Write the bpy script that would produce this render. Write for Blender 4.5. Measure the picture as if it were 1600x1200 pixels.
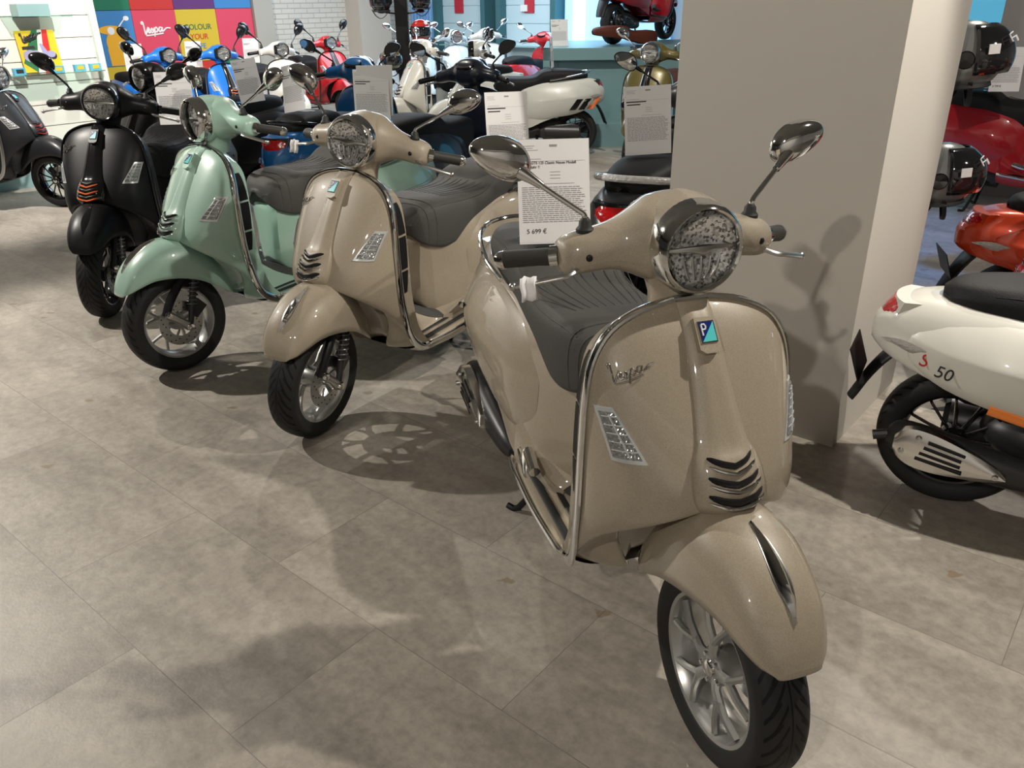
import bpy, bmesh, math, random
from math import sin, cos, pi, radians, sqrt, atan2
from mathutils import Vector, Matrix
from mathutils.bvhtree import BVHTree
random.seed(7)
for o in list(bpy.data.objects): bpy.data.objects.remove(o)
scn = bpy.context.scene
COL = scn.collection

# ------------------------------------------------------------ camera
F_PX, CAM_H, PITCH, ROLL = 1253.2, 1.564, 25.54, -0.88
cam_data = bpy.data.cameras.new('camera')
cam = bpy.data.objects.new('camera', cam_data); COL.objects.link(cam)
cam_data.sensor_fit = 'HORIZONTAL'; cam_data.sensor_width = 36
cam_data.lens = 36 * F_PX / 1600
cam_data.clip_start = .05; cam_data.clip_end = 100
cam.matrix_world = Matrix.Translation((0, 0, CAM_H)) @ Matrix.Rotation(radians(90 - PITCH), 4, 'X') @ Matrix.Rotation(radians(ROLL), 4, 'Z')
scn.camera = cam

# ------------------------------------------------------------ world, lamps, exposure
scn.view_settings.view_transform = 'Standard'
scn.view_settings.look = 'None'
scn.view_settings.gamma = 1
scn.view_settings.use_curve_mapping = False
scn.view_settings.exposure = 0.0
world = bpy.data.worlds.new('world'); scn.world = world; world.use_nodes = True
world.node_tree.nodes['Background'].inputs[0].default_value = (1, .95, .88, 1)
world.node_tree.nodes['Background'].inputs[1].default_value = .02

def spot(loc, target, power, angle=80, blend=.5, color=(1, .93, .82), radius=.035):
    d = bpy.data.lights.new('track_spot_light', 'SPOT')
    d.energy = power; d.spot_size = radians(angle); d.spot_blend = blend; d.color = color; d.shadow_soft_size = radius
    o = bpy.data.objects.new('track_spot_light', d); COL.objects.link(o)
    o.location = loc
    o.rotation_euler = (Vector(target) - Vector(loc)).to_track_quat('-Z', 'Y').to_euler()
    return o
def area(loc, target, power, sx, sy, color=(1, .95, .88)):
    d = bpy.data.lights.new('area_fill_light', 'AREA'); d.shape = 'RECTANGLE'; d.size = sx; d.size_y = sy
    d.energy = power; d.color = color
    o = bpy.data.objects.new('area_fill_light', d); COL.objects.link(o)
    o.location = loc
    o.rotation_euler = (Vector(target) - Vector(loc)).to_track_quat('-Z', 'Y').to_euler()
    return o
spot((-4.1, 4.1, 3.0), (-.6, 2.7, .2), 560, 95, color=(1, .94, .85))
spot((-1.3, -1.45, 3.1), (1.15, 2.5, .8), 190, 50, .3)
spot((2.0, 1.95, 3.15), (.0, 1.6, 0), 300, 92, .35)
spot((3.6, 1.3, 3.1), (1.55, 3.0, 1.1), 230, 42, .4)
spot((2.9, 5.0, 3.1), (1.8, 2.3, .2), 220, 75)
spot((-2.9, -.9, 3.1), (-1.9, 1.3, 0), 80, 60, .5)
spot((-1.2, 6.6, 3.1), (-1.6, 5.0, .6), 120, 110)
spot((-.6, 1.2, 3.15), (-.9, 6.2, 1.0), 200, 50, .6)  # added fill from the camera side, lifts the sheets and middle rows
spot((-3.4, 8.6, 3.1), (-3.2, 10.6, .9), 330, 130)
spot((.9, 7.2, 3.1), (.6, 8.8, .6), 300, 110)
spot((-3.2, 6.2, 3.1), (-4.8, 8.0, .9), 620, 110, color=(1, .94, .86))
spot((3.6, 4.4, 3.1), (3.2, 5.6, .6), 110, 100)
area((-1, 12, 3.05), (-1, 12, 0), 230, 4, 3, (.75, .88, 1))
area((0, -2.6, 3.1), (0, -5, 1.4), 110, 9, .6)  # added wash on the unseen front wall, brightens what the chrome mirrors
area((6.2, 2.5, 3.1), (8.6, 2.5, 1.4), 35, .6, 8)  # added likewise for the unseen right wall and its reflections

# ------------------------------------------------------------ materials
MATS = {}
def mat(name, col, rough=.5, metal=0, coat=0, coat_rough=.03, trans=0, ior=1.45, emit=None, estr=0, flake=0, bump=None, alpha=1, spec=.5):
    if name in MATS: return MATS[name]
    m = bpy.data.materials.new(name); m.use_nodes = True
    nt = m.node_tree; b = nt.nodes['Principled BSDF']
    b.inputs['Base Color'].default_value = (*col, 1)
    b.inputs['Roughness'].default_value = rough
    b.inputs['Metallic'].default_value = metal
    b.inputs['Coat Weight'].default_value = coat
    b.inputs['Coat Roughness'].default_value = coat_rough
    b.inputs['Transmission Weight'].default_value = trans
    b.inputs['IOR'].default_value = ior
    b.inputs['Alpha'].default_value = alpha
    b.inputs['Specular IOR Level'].default_value = spec
    if emit:
        b.inputs['Emission Color'].default_value = (*emit, 1); b.inputs['Emission Strength'].default_value = estr
    if flake:
        t = nt.nodes.new('ShaderNodeTexCoord'); v = nt.nodes.new('ShaderNodeTexVoronoi'); v.inputs['Scale'].default_value = 900
        nt.links.new(t.outputs['Object'], v.inputs['Vector'])
        mx = nt.nodes.new('ShaderNodeMix'); mx.data_type = 'RGBA'
        mx.inputs['A'].default_value = (*[c * .88 for c in col], 1); mx.inputs['B'].default_value = (*[min(1, c * 1.2) for c in col], 1)
        s = nt.nodes.new('ShaderNodeSeparateColor'); nt.links.new(v.outputs['Color'], s.inputs[0])
        nt.links.new(s.outputs[0], mx.inputs['Factor']); nt.links.new(mx.outputs['Result'], b.inputs['Base Color'])
    if bump:
        kind, scale, dist, strength = bump
        t = nt.nodes.new('ShaderNodeTexCoord')
        if kind == 'noise': v = nt.nodes.new('ShaderNodeTexNoise'); out = 'Fac'; v.inputs['Detail'].default_value = 6
        else: v = nt.nodes.new('ShaderNodeTexVoronoi'); out = 'Distance'
        v.inputs['Scale'].default_value = scale
        nt.links.new(t.outputs['Object'], v.inputs['Vector'])
        bp = nt.nodes.new('ShaderNodeBump'); bp.inputs['Distance'].default_value = dist; bp.inputs['Strength'].default_value = strength
        nt.links.new(v.outputs[out], bp.inputs['Height']); nt.links.new(bp.outputs[0], b.inputs['Normal'])
    MATS[name] = m
    return m
def paint(name, col, flake=0, rough=.35, coat=1.0, metal=0.0):
    return mat(name, col, rough, metal, coat, .03, flake=flake)
SPRING = mat('spring_steel', (.16, .16, .16), .35, .7)
CHROME = mat('chrome', (.78, .78, .77), .06, 1)
ALU = mat('brushed_aluminium', (.55, .55, .54), .3, 1)
SILVER = mat('silver_wheel_paint', (.42, .42, .41), .32, .75)
BLACKP = mat('black_plastic', (.008, .008, .009), .45, spec=.35)
BLACKG = mat('black_gloss', (.008, .008, .009), .12, 0, .6)
DARKM = mat('dark_engine_metal', (.05, .05, .052), .4, .6)
RUBBER = mat('rubber', (.016, .016, .016), .6)
GRIPM = mat('grey_grip_rubber', (.035, .033, .031), .55, spec=.35)
LENSW = mat('clear_indicator_lens', (.34, .35, .355), .14, .6, 1, bump=('voronoi', 130, .004, .7))
LENSC = mat('clear_rear_lens', (.55, .55, .54), .12, .3, 1, bump=('voronoi', 110, .004, .6))
POLISH = mat('polished_steel', (.72, .70, .67), .2, 1)
LENSF = mat('indicator_frame', (.6, .62, .63), .18, .3, 1)
REDL = mat('red_lens', (.42, .005, .008), .1, 0, 1, bump=('voronoi', 70, .004, .4))
ORANGE = mat('orange_trim', (.85, .16, .03), .3, 0, .6)
REDT = mat('red_trim', (.5, .03, .03), .3, 0, .6)
AMBER = mat('amber_reflector', (.8, .2, .01), .25, 0, 1)
WHITE = mat('white_plastic', (.75, .75, .74), .35)
PAPER = mat('white_paper', (.80, .79, .80), .75)
INK = mat('grey_print', (.30, .30, .31), .8)
INKD = mat('black_print', (.03, .03, .03), .8)
MIRRG = mat('mirror_glass', (.85, .86, .87), .02, 1)
MATG = mat('grey_floor_mat', (.055, .053, .052), .7, bump=('noise', 220, .004, .6))
LOGOB = mat('badge_dark_blue', (.008, .02, .17), .2, 0, 1)
LOGOT = mat('badge_turquoise', (.10, .60, .62), .2, 0, 1)

def seat_mat(name, col):
    if name in MATS: return MATS[name]
    m = mat(name, col, .6, spec=.22)
    nt = m.node_tree; b = nt.nodes['Principled BSDF']
    t = nt.nodes.new('ShaderNodeTexCoord'); n = nt.nodes.new('ShaderNodeTexNoise'); n.inputs['Scale'].default_value = 160
    nt.links.new(t.outputs['Object'], n.inputs['Vector'])
    bp = nt.nodes.new('ShaderNodeBump'); bp.inputs['Distance'].default_value = .002; bp.inputs['Strength'].default_value = .4
    nt.links.new(n.outputs['Fac'], bp.inputs['Height']); nt.links.new(bp.outputs[0], b.inputs['Normal'])
    return m
def tyre_mat():
    m = mat('tyre_rubber', (.014, .014, .014), .6, spec=.3)
    nt = m.node_tree; b = nt.nodes['Principled BSDF']; N = nt.nodes; L = nt.links
    t = N.new('ShaderNodeTexCoord'); s = N.new('ShaderNodeSeparateXYZ'); L.new(t.outputs['UV'], s.inputs[0])
    # u: around the wheel in grooves, v: |lateral| 0..1
    def math_(op, a, bb=None, c=None):
        n = N.new('ShaderNodeMath'); n.operation = op
        for i, v in enumerate((a, bb, c)):
            if v is None: continue
            if isinstance(v, (int, float)): n.inputs[i].default_value = v
            else: L.new(v, n.inputs[i])
        return n.outputs[0]
    ph = math_('ADD', s.outputs[0], math_('MULTIPLY', s.outputs[1], 2.2))
    fr = math_('FRACT', ph)
    w = math_('ABSOLUTE', math_('SUBTRACT', fr, .5))
    g1 = math_('LESS_THAN', w, .13)
    inr = math_('MULTIPLY', math_('GREATER_THAN', s.outputs[1], .12), math_('LESS_THAN', s.outputs[1], .92))
    ph2 = math_('FRACT', math_('ADD', math_('ADD', s.outputs[0], .5), math_('MULTIPLY', s.outputs[1], 1.6)))
    g2 = math_('MULTIPLY', math_('LESS_THAN', math_('ABSOLUTE', math_('SUBTRACT', ph2, .5)), .08), math_('MULTIPLY', math_('GREATER_THAN', s.outputs[1], .35), math_('LESS_THAN', s.outputs[1], .75)))
    g3 = math_('LESS_THAN', s.outputs[1], .035)
    g = math_('MAXIMUM', math_('MAXIMUM', math_('MULTIPLY', g1, inr), g2), g3)
    bp = N.new('ShaderNodeBump'); bp.inputs['Distance'].default_value = .012; bp.inputs['Strength'].default_value = 1; bp.invert = True
    L.new(g, bp.inputs['Height']); L.new(bp.outputs[0], b.inputs['Normal'])
    mx = N.new('ShaderNodeMix'); mx.data_type = 'RGBA'; mx.inputs['A'].default_value = (.020, .020, .020, 1); mx.inputs['B'].default_value = (.002, .002, .002, 1)  # shade in the grooves painted into the rubber colour
    L.new(g, mx.inputs['Factor']); L.new(mx.outputs['Result'], b.inputs['Base Color'])
    return m
TYRE = tyre_mat()
def thin_glass(name, tint=(1, 1, 1), gloss=.08):
    m = bpy.data.materials.new(name); m.use_nodes = True; nt = m.node_tree; N = nt.nodes; L = nt.links; N.remove(N['Principled BSDF'])
    t = N.new('ShaderNodeBsdfTransparent'); t.inputs[0].default_value = (*tint, 1); g = N.new('ShaderNodeBsdfGlossy'); g.inputs['Roughness'].default_value = .02
    f = N.new('ShaderNodeLayerWeight'); f.inputs['Blend'].default_value = .12; mx = N.new('ShaderNodeMixShader'); L.new(f.outputs['Fresnel'], mx.inputs[0]); L.new(t.outputs[0], mx.inputs[1]); L.new(g.outputs[0], mx.inputs[2]); L.new(mx.outputs[0], N['Material Output'].inputs[0]); return m
GLASS = thin_glass('clear_lens_glass'); ACRY = thin_glass('clear_acrylic', (.98, .99, 1))
def reflector_mat():
    m = mat('faceted_reflector', (.7, .7, .7), .15, .6); nt = m.node_tree; N = nt.nodes; L = nt.links; b = N['Principled BSDF']
    t = N.new('ShaderNodeTexCoord'); v = N.new('ShaderNodeTexVoronoi'); v.inputs['Scale'].default_value = 190; L.new(t.outputs['Object'], v.inputs['Vector'])
    s = N.new('ShaderNodeSeparateColor'); L.new(v.outputs['Color'], s.inputs[0]); r = N.new('ShaderNodeValToRGB'); e = r.color_ramp.elements; e[0].position = .15; e[0].color = (.2, .2, .2, 1); e[1].position = .6; e[1].color = (.92, .92, .92, 1)  # sparkle of the facets painted in as light and dark cells
    L.new(s.outputs[0], r.inputs[0]); L.new(r.outputs[0], b.inputs['Base Color'])
    bp = N.new('ShaderNodeBump'); bp.inputs['Distance'].default_value = .01; L.new(s.outputs[1], bp.inputs['Height']); L.new(bp.outputs[0], b.inputs['Normal']); return m
REFL = reflector_mat()

# ------------------------------------------------------------ mesh tools
class G:
    def __init__(s): s.v = []; s.f = []; s.uv = None
    def add(s, vs, fs):
        b = len(s.v); s.v += [tuple(p) for p in vs]; s.f += [tuple(i + b for i in f) for f in fs]; return s
    def grid(s, rows, cu=False, cv=False):
        n = len(rows); m = len(rows[0]); vs = [p for r in rows for p in r]; fs = []
        for i in range(n if cv else n - 1):
            for j in range(m if cu else m - 1):
                a = i * m + j; b_ = i * m + (j + 1) % m; c = ((i + 1) % n) * m + (j + 1) % m; d = ((i + 1) % n) * m + j
                fs.append((a, b_, c, d))
        return s.add(vs, fs)
    def cap(s, ring):
        k = len(ring); return s.add(ring, [tuple(range(k))])
    def box(s, c, d, rot=None):
        vs = []
        for x in (-1, 1):
            for y in (-1, 1):
                for z in (-1, 1):
                    p = Vector((x * d[0] / 2, y * d[1] / 2, z * d[2] / 2))
                    if rot is not None: p = rot @ p
                    vs.append(p + Vector(c))
        return s.add(vs, [(0, 1, 3, 2), (4, 6, 7, 5), (0, 4, 5, 1), (2, 3, 7, 6), (0, 2, 6, 4), (1, 5, 7, 3)])
    def tube(s, path, r, n=10, caps=True, ry=None, up=None):
        P = [Vector(p) for p in path]; R = r if isinstance(r, (list, tuple)) else [r] * len(P)
        RY = (ry if isinstance(ry, (list, tuple)) else [ry] * len(P)) if ry is not None else R
        prev = None; rows = []
        for i, p in enumerate(P):
            t = (P[min(i + 1, len(P) - 1)] - P[max(i - 1, 0)]).normalized()
            if prev is None:
                u = Vector(up) if up else (Vector((0, 0, 1)) if abs(t.z) < .9 else Vector((1, 0, 0)))
            else: u = prev
            u = (u - t * u.dot(t)).normalized(); prev = u; w = t.cross(u)
            rows.append([p + u * (R[i] * cos(2 * pi * k / n)) + w * (RY[i] * sin(2 * pi * k / n)) for k in range(n)])
        s.grid(rows, cu=True)
        if caps: s.cap(rows[0][::-1]); s.cap(rows[-1])
        return s
    def revolve(s, prof, c, axis='Y', n=48, closed=False, a0=0, a1=2 * pi):
        full = abs(a1 - a0 - 2 * pi) < 1e-6; rows = []
        for (r, h) in prof:
            row = []
            for k in range(n if full else n + 1):
                a = a0 + (a1 - a0) * k / n
                if axis == 'Y': p = (c[0] + r * cos(a), c[1] + h, c[2] + r * sin(a))
                elif axis == 'X': p = (c[0] + h, c[1] + r * cos(a), c[2] + r * sin(a))
                else: p = (c[0] + r * cos(a), c[1] + r * sin(a), c[2] + h)
                row.append(p)
            rows.append(row)
        return s.grid(rows, cu=full, cv=closed)
    def sphere(s, c, r, nu=20, nv=12):
        r = r if isinstance(r, (list, tuple)) else (r, r, r)
        rows = [[(c[0] + r[0] * sin(pi * i / nv) * cos(2 * pi * j / nu), c[1] + r[1] * sin(pi * i / nv) * sin(2 * pi * j / nu), c[2] + r[2] * cos(pi * i / nv)) for j in range(nu)] for i in range(nv + 1)]
        return s.grid(rows, cu=True)
    def prism(s, poly, h0, h1, fn):
        n = len(poly); a = [fn(p[0], p[1], h0) for p in poly]; b = [fn(p[0], p[1], h1) for p in poly]
        return s.add(a + b, [tuple(range(n))[::-1], tuple(range(n, 2 * n))] + [(i, (i + 1) % n, n + (i + 1) % n, n + i) for i in range(n)])
    def mirror(s):
        b = len(s.v); s.v += [(x, -y, z) for x, y, z in s.v]; s.f += [tuple(i + b for i in f[::-1]) for f in list(s.f)]; return s
    def xf(s, m):
        s.v = [tuple(m @ Vector(p)) for p in s.v]; return s
    def mesh(s, name, smooth=35, weld=True):
        bm = bmesh.new(); vs = [bm.verts.new(p) for p in s.v]
        for f in s.f:
            try: bm.faces.new([vs[i] for i in f])
            except ValueError: pass
        if weld: bmesh.ops.remove_doubles(bm, verts=bm.verts, dist=1e-5)
        bmesh.ops.recalc_face_normals(bm, faces=bm.faces)
        me = bpy.data.meshes.new(name); bm.to_mesh(me); bm.free()
        if smooth:
            me.polygons.foreach_set('use_smooth', [True] * len(me.polygons))
            me.set_sharp_from_angle(angle=radians(smooth))
        return me

def cr(P, t):
    n = len(P) - 1; t = max(0, min(n - 1e-6, t)); i = int(t); f = t - i
    p1 = P[i]; p2 = P[i + 1]
    p0 = P[i - 1] if i > 0 else [2 * a - b for a, b in zip(p1, p2)]
    p3 = P[i + 2] if i + 2 <= n else [2 * b - a for a, b in zip(p1, p2)]
    return [.5 * (2 * b + (c - a) * f + (2 * a - 5 * b + 4 * c - d) * f * f + (3 * b - a - 3 * c + d) * f ** 3) for a, b, c, d in zip(p0, p1, p2, p3)]
def dens(P, k):
    n = len(P) - 1; return [cr(P, i / k) for i in range(n * k + 1)]
def loft(rows, kv, ku):
    R = [dens(r, ku) for r in rows]; m = len(R[0])
    cols = [dens([R[i][j] for i in range(len(R))], kv) for j in range(m)]
    return [[cols[j][i] for j in range(m)] for i in range(len(cols[0]))]

def obj(name, g, m, parent=None, smooth=35, label=None, mods=None, mw=None):
    me = g if isinstance(g, bpy.types.Mesh) else g.mesh(name, smooth)
    o = bpy.data.objects.new(name, me); COL.objects.link(o)
    if m is not None:
        if not me.materials: me.materials.append(m)
        o.material_slots[0].link = 'OBJECT'; o.material_slots[0].material = m
    if parent: o.parent = parent
    if label: o['label'] = label
    if mw is not None: o.matrix_world = mw
    if mods:
        for kind, kw in mods:
            md = o.modifiers.new(kind.lower(), kind)
            for k, v in kw.items(): setattr(md, k, v)
    return o
def tag(o, label, cat, group=None, kind=None):
    if kind == 'structure': o['kind'] = kind; 
    elif kind: o['kind'] = kind
    if label: o['label'] = label
    if cat: o['category'] = cat
    if group: o['group'] = group
    return o
def empty(name, loc, rz=0, label=None, cat=None, group=None, scale=1):
    o = bpy.data.objects.new(name, None); COL.objects.link(o); o.empty_display_size = .1
    o.location = loc; o.rotation_euler = (0, 0, rz); o.scale = (scale,) * 3
    if label: o['label'] = label
    if cat: o['category'] = cat
    if group: o['group'] = group
    return o
def struct(name, g, m, smooth=None): 
    o = obj(name, g, m, smooth=smooth); o['kind'] = 'structure'; return o
_tc = {}
def text_mesh(txt, size, depth=.0006, align='CENTER'):
    k = (txt, size, depth, align)
    if k in _tc: return _tc[k]
    c = bpy.data.curves.new('lettering', 'FONT'); c.body = txt; c.size = size; c.extrude = depth; c.align_x = align; c.align_y = 'CENTER'
    o = bpy.data.objects.new('lettering', c); COL.objects.link(o)
    bpy.context.view_layer.update()
    me = bpy.data.meshes.new_from_object(o.evaluated_get(bpy.context.evaluated_depsgraph_get()))
    bpy.data.objects.remove(o); _tc[k] = me
    return me
# hand lettered script word, strokes in a 1 x .4 box
def script_strokes():
    S = []
    S.append([(.02, .34), (.0, .40), (.05, .42), (.07, .30), (.08, .10), (.10, .04), (.16, .16), (.22, .26)])           # V
    S.append([(.17, .10), (.23, .14), (.25, .20), (.21, .22), (.19, .14), (.22, .08), (.28, .10)])                        # e
    S.append([(.28, .10), (.34, .22), (.37, .12), (.33, .08), (.30, .10)])                                               # s
    S.append([(.37, .10), (.45, .24), (.40, -.04)]); S.append([(.44, .19), (.50, .24), (.54, .17), (.50, .10), (.44, .12)])  # p
    S.append([(.70, .22), (.62, .23), (.58, .15), (.62, .10), (.69, .18), (.72, .23), (.69, .12), (.74, .12), (.86, .20), (1.0, .19)])  # a
    S.append([(.10, .0), (.30, .01), (.60, .035), (.72, .05)])                                                          # paraph
    return S
def script_mesh(w, r):
    g = G()
    for st in script_strokes():
        p = dens([(x * w, y * w, 0) for x, y in st], 4)
        g.tube(p, r, 6)
    return g

# ------------------------------------------------------------ the scooter
# bike frame: front wheel stands at the origin, +X forward, +Y its left side
AX0 = Vector((.09, 0, 0)); AXD = Vector((-.5, 0, 1)).normalized()
CACHE = {}
def cached(key, fn, smooth=35):
    if key not in CACHE: CACHE[key] = fn().mesh(key.split('|')[0], smooth)
    return CACHE[key]

# shield: inner and outer ends of each row from the top down: (Ix,Iy,Iz),(Ex,Ey,Ez)
SH = [((-.290, 0, .990), (-.297, .045, .990)),
      ((-.264, 0, .968), (-.292, .118, .976)),
      ((-.232, 0, .930), (-.284, .186, .943)),
      ((-.196, 0, .875), (-.276, .226, .885)),
      ((-.150, 0, .800), (-.268, .243, .805)),
      ((-.108, 0, .730), (-.264, .249, .715)),
      ((-.074, 0, .668), (-.264, .252, .620)),
      ((-.060, 0, .630), (-.270, .252, .530)),
      ((-.064, .035, .610), (-.284, .250, .460)),
      ((-.100, .082, .598), (-.300, .246, .400)),
      ((-.165, .122, .575), (-.322, .242, .350)),
      ((-.240, .136, .500), (-.352, .236, .314)),
      ((-.300, .134, .400), (-.392, .228, .288)),
      ((-.318, .094, .290), (-.440, .214, .270)),
      ((-.365, .070, .258), (-.475, .190, .258))]
SHP = [2.2, 2.4, 2.7, 3.0, 3.2, 3.3, 3.3, 2.9, 2.2, 1.7, 1.5, 1.4, 1.4, 1.4, 1.4]
SHI = [a for a, b in SH]; SHE = [b for a, b in SH]
def sh_rows(k=5, nu=18):
    I = dens(SHI, k); E_ = dens(SHE, k); P = dens([(p,) for p in SHP], k); rows = []
    for a, b, p in zip(I, E_, P):
        row = []
        for j in range(nu + 1):
            u = j / nu; u2 = sin(u * pi / 2) if False else u
            y = a[1] + (b[1] - a[1]) * (1 - (1 - u2) ** 1.25)
            x = a[0] + (b[0] - a[0]) * u2 ** p[0]; z = a[2] + (b[2] - a[2]) * u2 ** 1.6
            row.append((x, y, z))
        rows.append(row)
    return rows
def g_shield():
    g = G().grid(sh_rows()); return g.mirror()
_b = G().grid(sh_rows(5, 24)); _b.mirror()
SHBVH = BVHTree.FromPolygons([Vector(p) for p in _b.v], _b.f)
def on_shield(y, z, off=0):
    h = SHBVH.ray_cast(Vector((.6, y, z)), Vector((-1, 0, 0)))
    if h[0] is None: return Vector((-.2, y, z)), Vector((1, 0, 0))
    n = h[1] if h[1].x > 0 else -h[1]
    return h[0] + n * off, n
def patch(corners, off, nu=8, nv=8, thick=.01):
    """surface patch over the shield from 4 (y,z) corners, raised by off, with skirt"""
    a, b, c, d = corners; rows = []
    for i in range(nv + 1):
        v = i / nv; row = []
        for j in range(nu + 1):
            u = j / nu
            y = (a[0] * (1 - u) + b[0] * u) * (1 - v) + (d[0] * (1 - u) + c[0] * u) * v
            z = (a[1] * (1 - u) + b[1] * u) * (1 - v) + (d[1] * (1 - u) + c[1] * u) * v
            row.append(on_shield(y, z, off)[0])
        rows.append(row)
    g = G().grid(rows)
    ring = rows[0] + [r[-1] for r in rows[1:]] + rows[-1][-2::-1] + [r[0] for r in rows[-2:0:-1]]
    low = [p - Vector((thick, 0, 0)) for p in ring]
    g.grid([ring, low], cu=True)
    return g
def g_rim():
    E_ = dens(SHE[:-1], 4); top = [(-.299, 0, .991)]
    L = [(x, -y, z) for x, y, z in E_[::-1]] + top + [tuple(p) for p in E_]
    return G().tube(L, .0085, 10, ry=.017, up=(0, -1, 0))
BK = [(e[0] + dx, e[1] - dy, e[2] + dz) for e, dx, dy, dz in zip(SHE, (-.012, -.035, -.055, -.068, -.072, -.072, -.070, -.068, -.066, -.066, -.066, -.065, -.06, -.05, -.04), (.008, .016, .018, .016, .014, .012, .010, .010, .010, .010, .008, .006, .004, .0, 0), (-.006, -.01, -.01, 0, 0, 0, 0, 0, 0, 0, .004, .004, .004, .01, .02))]
def g_back():
    E_ = dens(SHE, 4); B = dens(BK, 4); g = G().grid([E_, [[(a + b) / 2 for a, b in zip(p, q)] for p, q in zip(E_, B)], B])
    rows = []
    for p in B:
        row = []
        for j in range(11):
            u = 1 - j / 10
            dome = -.035 * (1 - u * u)
            row.append((p[0] + dome, p[1] * u, p[2] + .004 * (1 - u)))
        rows.append(row)
    g.grid(rows)
    return g.mirror()
def g_vent(side, k):
    """three black vent panels in the side wall of the leg shield"""
    ts = [(2.9, 4.35), (4.45, 5.75), (5.85, 6.75)][k]
    E_, B = SHE, BK; rows = []
    for i in range(9):
        t = ts[0] + (ts[1] - ts[0]) * i / 8; e = Vector(cr(E_, t)); b = Vector(cr(B, t))
        row = []
        hi = .34 + .56 * max(0, sin(pi * (t - 2.5) / 4.5)) ** .6
        for f in (.18, .18 + (hi - .18) * .25, .18 + (hi - .18) * .5, .18 + (hi - .18) * .75, hi):
            p = e.lerp(b, f); p.y += .003; row.append((p.x, p.y * side, p.z))
        rows.append(row)
    g = G().grid(rows)
    inn = [[(x, y - side * .004, z) for x, y, z in r] for r in rows]
    ring = rows[0] + [r[-1] for r in rows[1:]] + rows[-1][-2::-1] + [r[0] for r in rows[-2:0:-1]]
    rin = inn[0] + [r[-1] for r in inn[1:]] + inn[-1][-2::-1] + [r[0] for r in inn[-2:0:-1]]
    return g.grid([ring, rin], cu=True)
def g_well():
    I = dens([p for p in SHI[7:]], 3); rows = []
    for p in I:
        x, y, z = p
        xb = min(-.30, x - .02) - .045; rows.append([(x, y, z), (x - .012, y - .004, z), (xb + .03, y * .92, z), (xb, y * .6, z), (xb - .01, 0, z)])
    g = G().grid([[tuple(q) for q in r] for r in rows]); return g.mirror()
def tie_rows(wk=1.0):
    T = []
    data = [(.988, .038, .008), (.955, .039, .016), (.88, .043, .019), (.80, .050, .020), (.74, .060, .023), (.715, .072, .036), (.68, .080, .042), (.64, .080, .040), (.61, .066, .030), (.590, .034, .014)]
    for z, w, h in data:
        x0 = on_shield(.0, max(z, .618))[0].x
        if z < .618: x0 = -.060 - (.618 - z) * .6
        if z > .975: x0 = -.283
        T.append([(x0 - .022, w, z), (x0 - .002, w * .985, z), (x0 + h * .30, w * .93, z + .001), (x0 + h * .98, w * .48, z + .002), (x0 + h * 1.03, 0, z + .002)])
    return T
def g_tie():
    T = [r + [(x, -y, z) for x, y, z in r[-2::-1]] for r in tie_rows()]
    rows = loft(T, 4, 3)
    g = G().grid(rows)
    return g
_t = G().grid(loft([r + [(x, -y, z) for x, y, z in r[-2::-1]] for r in tie_rows()], 3, 3))
TBVH = BVHTree.FromPolygons([Vector(p) for p in _t.v], _t.f)
def on_tie(y, z, off=0):
    h = TBVH.ray_cast(Vector((.6, y, z)), Vector((-1, 0, 0)))
    if h[0] is None: return on_shield(y, z, off)[0]
    n = h[1] if h[1].x > 0 else -h[1]
    return h[0] + n * off
def chev(k, r, off, dz=0):
    zc = (.706, .675, .642)[k]; w = (.050, .056, .060)[k]
    path = [on_tie(y, zc + dz + .014 * (abs(y) / w) ** 1.15, off) for y in [w * (i / 8 - 1) for i in range(17)]]
    rr = [r * (.25 + .75 * sqrt(max(0, 1 - abs(i / 8 - 1) ** 3))) for i in range(17)]
    return path, rr
def g_slot(k):
    p, r = chev(k, .0105, .0008, .004); return G().tube(p, r, 8, ry=[x * .45 for x in r], up=(0, 0, 1))
def g_lip(k):
    p, r = chev(k, .0045, .0035, -.008); return G().tube(p, r, 8, ry=[x * .9 for x in r], up=(0, 0, 1))
def g_long_slot():
    p = [on_tie(0, z, .001) for z in [.93 - i * .02 for i in range(11)]]
    return G().tube(p, [.004 + .0009 * i for i in range(11)], 8, ry=.003, up=(0, 1, 0))
IND = [(.205, .805), (.232, .800), (.214, .700), (.158, .706)]
def inset(c, f):
    cy = sum(p[0] for p in c) / 4; cz = sum(p[1] for p in c) / 4
    return [(cy + (p[0] - cy) * f, cz + (p[1] - cz) * (f if f > .9 else f + .04)) for p in c]
def g_ind(side, frame):
    c = IND if frame else inset(IND, .80)
    c = [(y * side, z) for y, z in c]
    return patch(c, .003 if frame else .0055, 6, 8)
def g_indribs(side):
    g = G(); c = [(y * side, z) for y, z in inset(IND, .74)]
    for k in range(5):
        v = (k + .5) / 5; L = [c[0][i] * (1 - v) + c[3][i] * v for i in (0, 1)]; R = [c[1][i] * (1 - v) + c[2][i] * v for i in (0, 1)]
        g.tube([on_shield(L[0] + (R[0] - L[0]) * t / 4, L[1] + (R[1] - L[1]) * t / 4 + .004, .0062)[0] for t in range(5)], .0014, 6)
    T_ = [(c[0][i] * .6 + c[1][i] * .4) for i in (0, 1)]; B_ = [(c[3][i] * .6 + c[2][i] * .4) for i in (0, 1)]
    g.tube([on_shield(T_[0] + (B_[0] - T_[0]) * t / 6, T_[1] + (B_[1] - T_[1]) * t / 6, .0062)[0] for t in range(7)], .0022, 6)
    return g
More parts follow.
